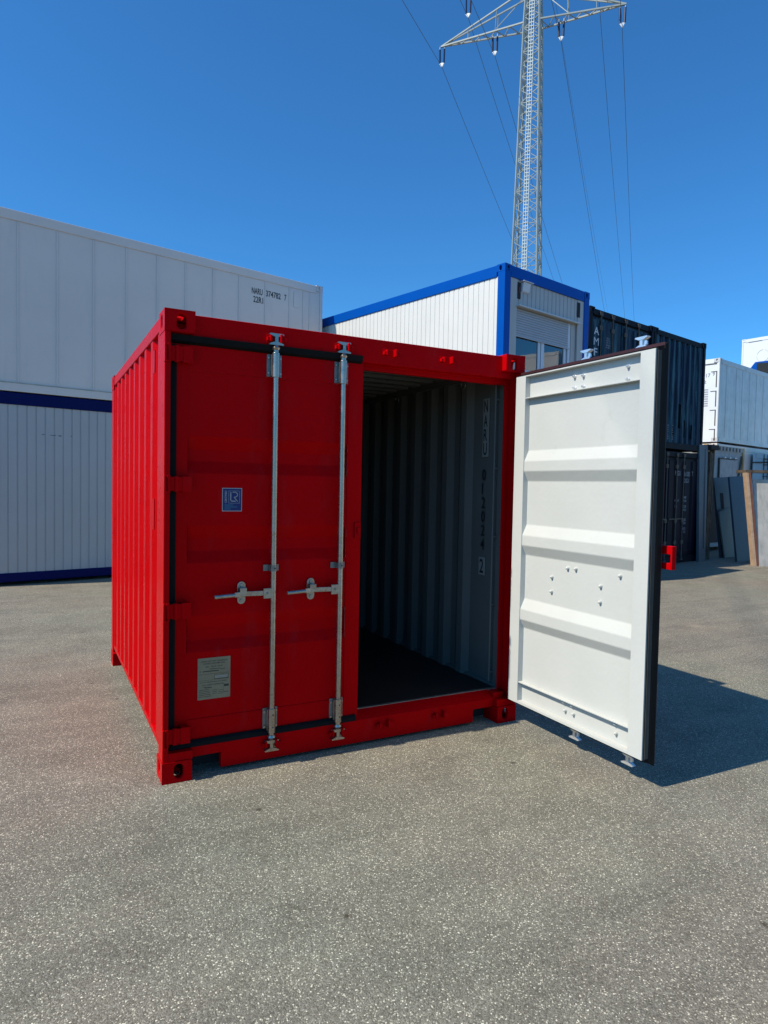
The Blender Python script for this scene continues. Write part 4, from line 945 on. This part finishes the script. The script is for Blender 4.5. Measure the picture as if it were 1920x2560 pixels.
# local: x along the crossarms, y along the line
def half(z): return (2.55-(2.55-1.14)*z/36.0)/2 if z < 36 else max(0.15, 0.57-(z-36)*0.040)
ZTOP = 46.0
legs = [(-1, -1), (1, -1), (1, 1), (-1, 1)]
for sx, sy in legs:
    m = MB(); z = 0
    while z < ZTOP:
        z2 = min(z+6, ZTOP); m.beam((sx*half(z), sy*half(z), z), (sx*half(z2), sy*half(z2), z2), 0.13, 0.13); z = z2
    m.build('leg', PYL, PY)
zs = [0.0]
while zs[-1] < ZTOP-1: zs.append(zs[-1]+max(0.8, half(zs[-1])*1.42))
for fi in range(4):
    (ax, ay), (bx_, by) = legs[fi], legs[(fi+1) % 4]
    m = MB()
    for k in range(len(zs)-1):
        z, z2 = zs[k], zs[k+1]; h1, h2 = half(z), half(z2)
        m.beam((ax*h1, ay*h1, z), (bx_*h2, by*h2, z2), 0.05, 0.04); m.beam((bx_*h1, by*h1, z), (ax*h2, ay*h2, z2), 0.05, 0.04)
        if k % 2 == 0: m.beam((ax*h1, ay*h1, z), (bx_*h1, by*h1, z), 0.06, 0.05)
    m.build('lattice_bracing', PYL, PY)
m = MB()
z = 1.0
def yf(z): return -half(z)-0.06
for xo in (-0.17, 0.0, 0.17):
    m.beam((xo, yf(1), 1), (xo, yf(36), 36), 0.05, 0.04); m.beam((xo, yf(36), 36), (xo, yf(45), 45), 0.05, 0.04)
while z < 45: m.beam((-0.17, yf(z), z), (0.17, yf(z), z), 0.05, 0.045); z += 0.26
m.build('climbing_ladder', mat('bright_ladder', (0.72, 0.76, 0.70), .5, metal=.05), PY)
# crossarms
def arm(z, reach, rise, sgn, n, peg):
    m = MB(); hb = half(z); tip = Vector((sgn*reach, 0, z))
    near0 = Vector((sgn*hb, -hb, z)); far0 = Vector((sgn*hb, hb, z)); t0 = Vector((sgn*half(z+rise), 0, z+rise))
    tn = Vector((sgn*half(z+rise), -half(z+rise), z+rise)); tf = Vector((sgn*half(z+rise), half(z+rise), z+rise))
    m.beam(near0, tip, 0.10); m.beam(far0, tip, 0.10); m.beam(tn, tip, 0.09); m.beam(tf, tip, 0.09)
    for i in range(n):
        a, b = i/n, (i+0.5)/n; c = (i+1)/n
        m.beam(near0.lerp(tip, a), far0.lerp(tip, b), 0.055); m.beam(far0.lerp(tip, b), near0.lerp(tip, min(c, .97)), 0.055)
        if i in (2, 4): m.beam(near0.lerp(tip, a), tn.lerp(tip, a), 0.05); m.beam(far0.lerp(tip, a), tf.lerp(tip, a), 0.05)
    m.beam(near0.lerp(tip, 0.35), t0, 0.05)
    m.build('crossarm', PYL, PY)
ZA = 36.0; ZU = 42.6
for sg, rc in ((-1, 7.1), (1, 6.52)): arm(ZA, rc, 2.4, sg, 6, None)
for sg in (-1, 1): arm(ZU-0.3, 4.9, 1.9, sg, 5, None)
Zl = 34.47; wires = []
att = [(-7.00, ZA, Zl), (-2.83, ZA, Zl), (2.06, ZA, Zl), (6.28, ZA, Zl), (-4.98, 39.35, 37.76), (4.54, 39.35, 37.76)]
ZU = 39.35
for (a, zt_, zb2) in att:
    m = MB()
    for dx_ in (-0.18, 0.18):
        m.mi = 0; m.tube((a+dx_, 0, zt_-0.22), (a+dx_*0.9, 0, zb2+0.26), 0.075, 8); m.mi = 1; m.tube((a+dx_, 0, zt_), (a+dx_, 0, zt_-0.22), 0.03, 6)
    m.mi = 1; m.beam((a-0.20, 0, zb2+0.24), (a+0.20, 0, zb2+0.24), 0.08, 0.07); m.prism([(-0.17, 0.2), (0.17, 0.2), (0.04, -0.02), (-0.04, -0.02)], lambda q, t: (a+q, -0.05, zb2+t), lambda q, t: (a+q, 0.05, zb2+t))
    m.build('insulator', [INS, FIT], PY, smooth=True)
ux, uy = Vector((math.cos(R(PA)), math.sin(R(PA)), 0)), Vector((-math.sin(R(PA)), math.cos(R(PA)), 0))
SPAN, SAG = 310.0, 8.5
names = ['outermost left conductor', 'inner left conductor below the long arm', 'inner right conductor', 'outermost right conductor', 'conductor hung from the short upper left arm', 'conductor hung from the short upper right arm']
def wire(a, z0, r, label, sag):
    pts = []
    for i in range(-48, 49):
        t = i/48; y = math.copysign(abs(t)**1.25, t)*SPAN; q = abs(y)/SPAN
        pts.append(PC+ux*a+uy*y+Vector((0, 0, z0-4*sag*q*(1-q)-(PC.z))))
    m = MB()
    for p, q in zip(pts, pts[1:]): m.tube(p, q, r, 5, caps=False)
    tag(m.build('power_line', WIRE, None, smooth=True), label, 'power line', 'power lines on the pylon')
for (a, zt_, zb2), nm in zip(att, names): wire(a, zb2, 0.018, nm+' of the pylon against the blue sky', SAG)
wire(0.0, 46.0, 0.012, 'thin earth wire running over the very top of the pylon', 6.5)

CREAM = mat('cream_container_paint', (0.62, 0.56, 0.44), 0.5, var=0.1, vs=2, dirt=(0.2, 0.16, 0.12), dirt_amt=0.5, dirt_th=0.58)
for k, (zb_, mt) in enumerate(((0, OLDW), (2.55, CREAM), (5.1, WHITEB))):
    reefer(('grey', 'cream', 'white')[k]+' container of the stack outside the picture, mirrored in the office window', (24.0, -1.4, zb_), -90, 2.438, 6.06, 2.53, mt, [0.5, 1.2, 1.9], 'stacks mirrored in the office window')
for k, (zb_, mt) in enumerate(((0, CREAM), (2.45, OLDW), (4.9, CREAM))):
    reefer(('lower', 'middle', 'top')[k]+' container of the second stack outside the picture, mirrored in the office window', (22.0, 1.9, zb_), -84, 2.438, 6.06, 2.43, mt, [0.6, 1.3, 1.9], 'stacks mirrored in the office window')
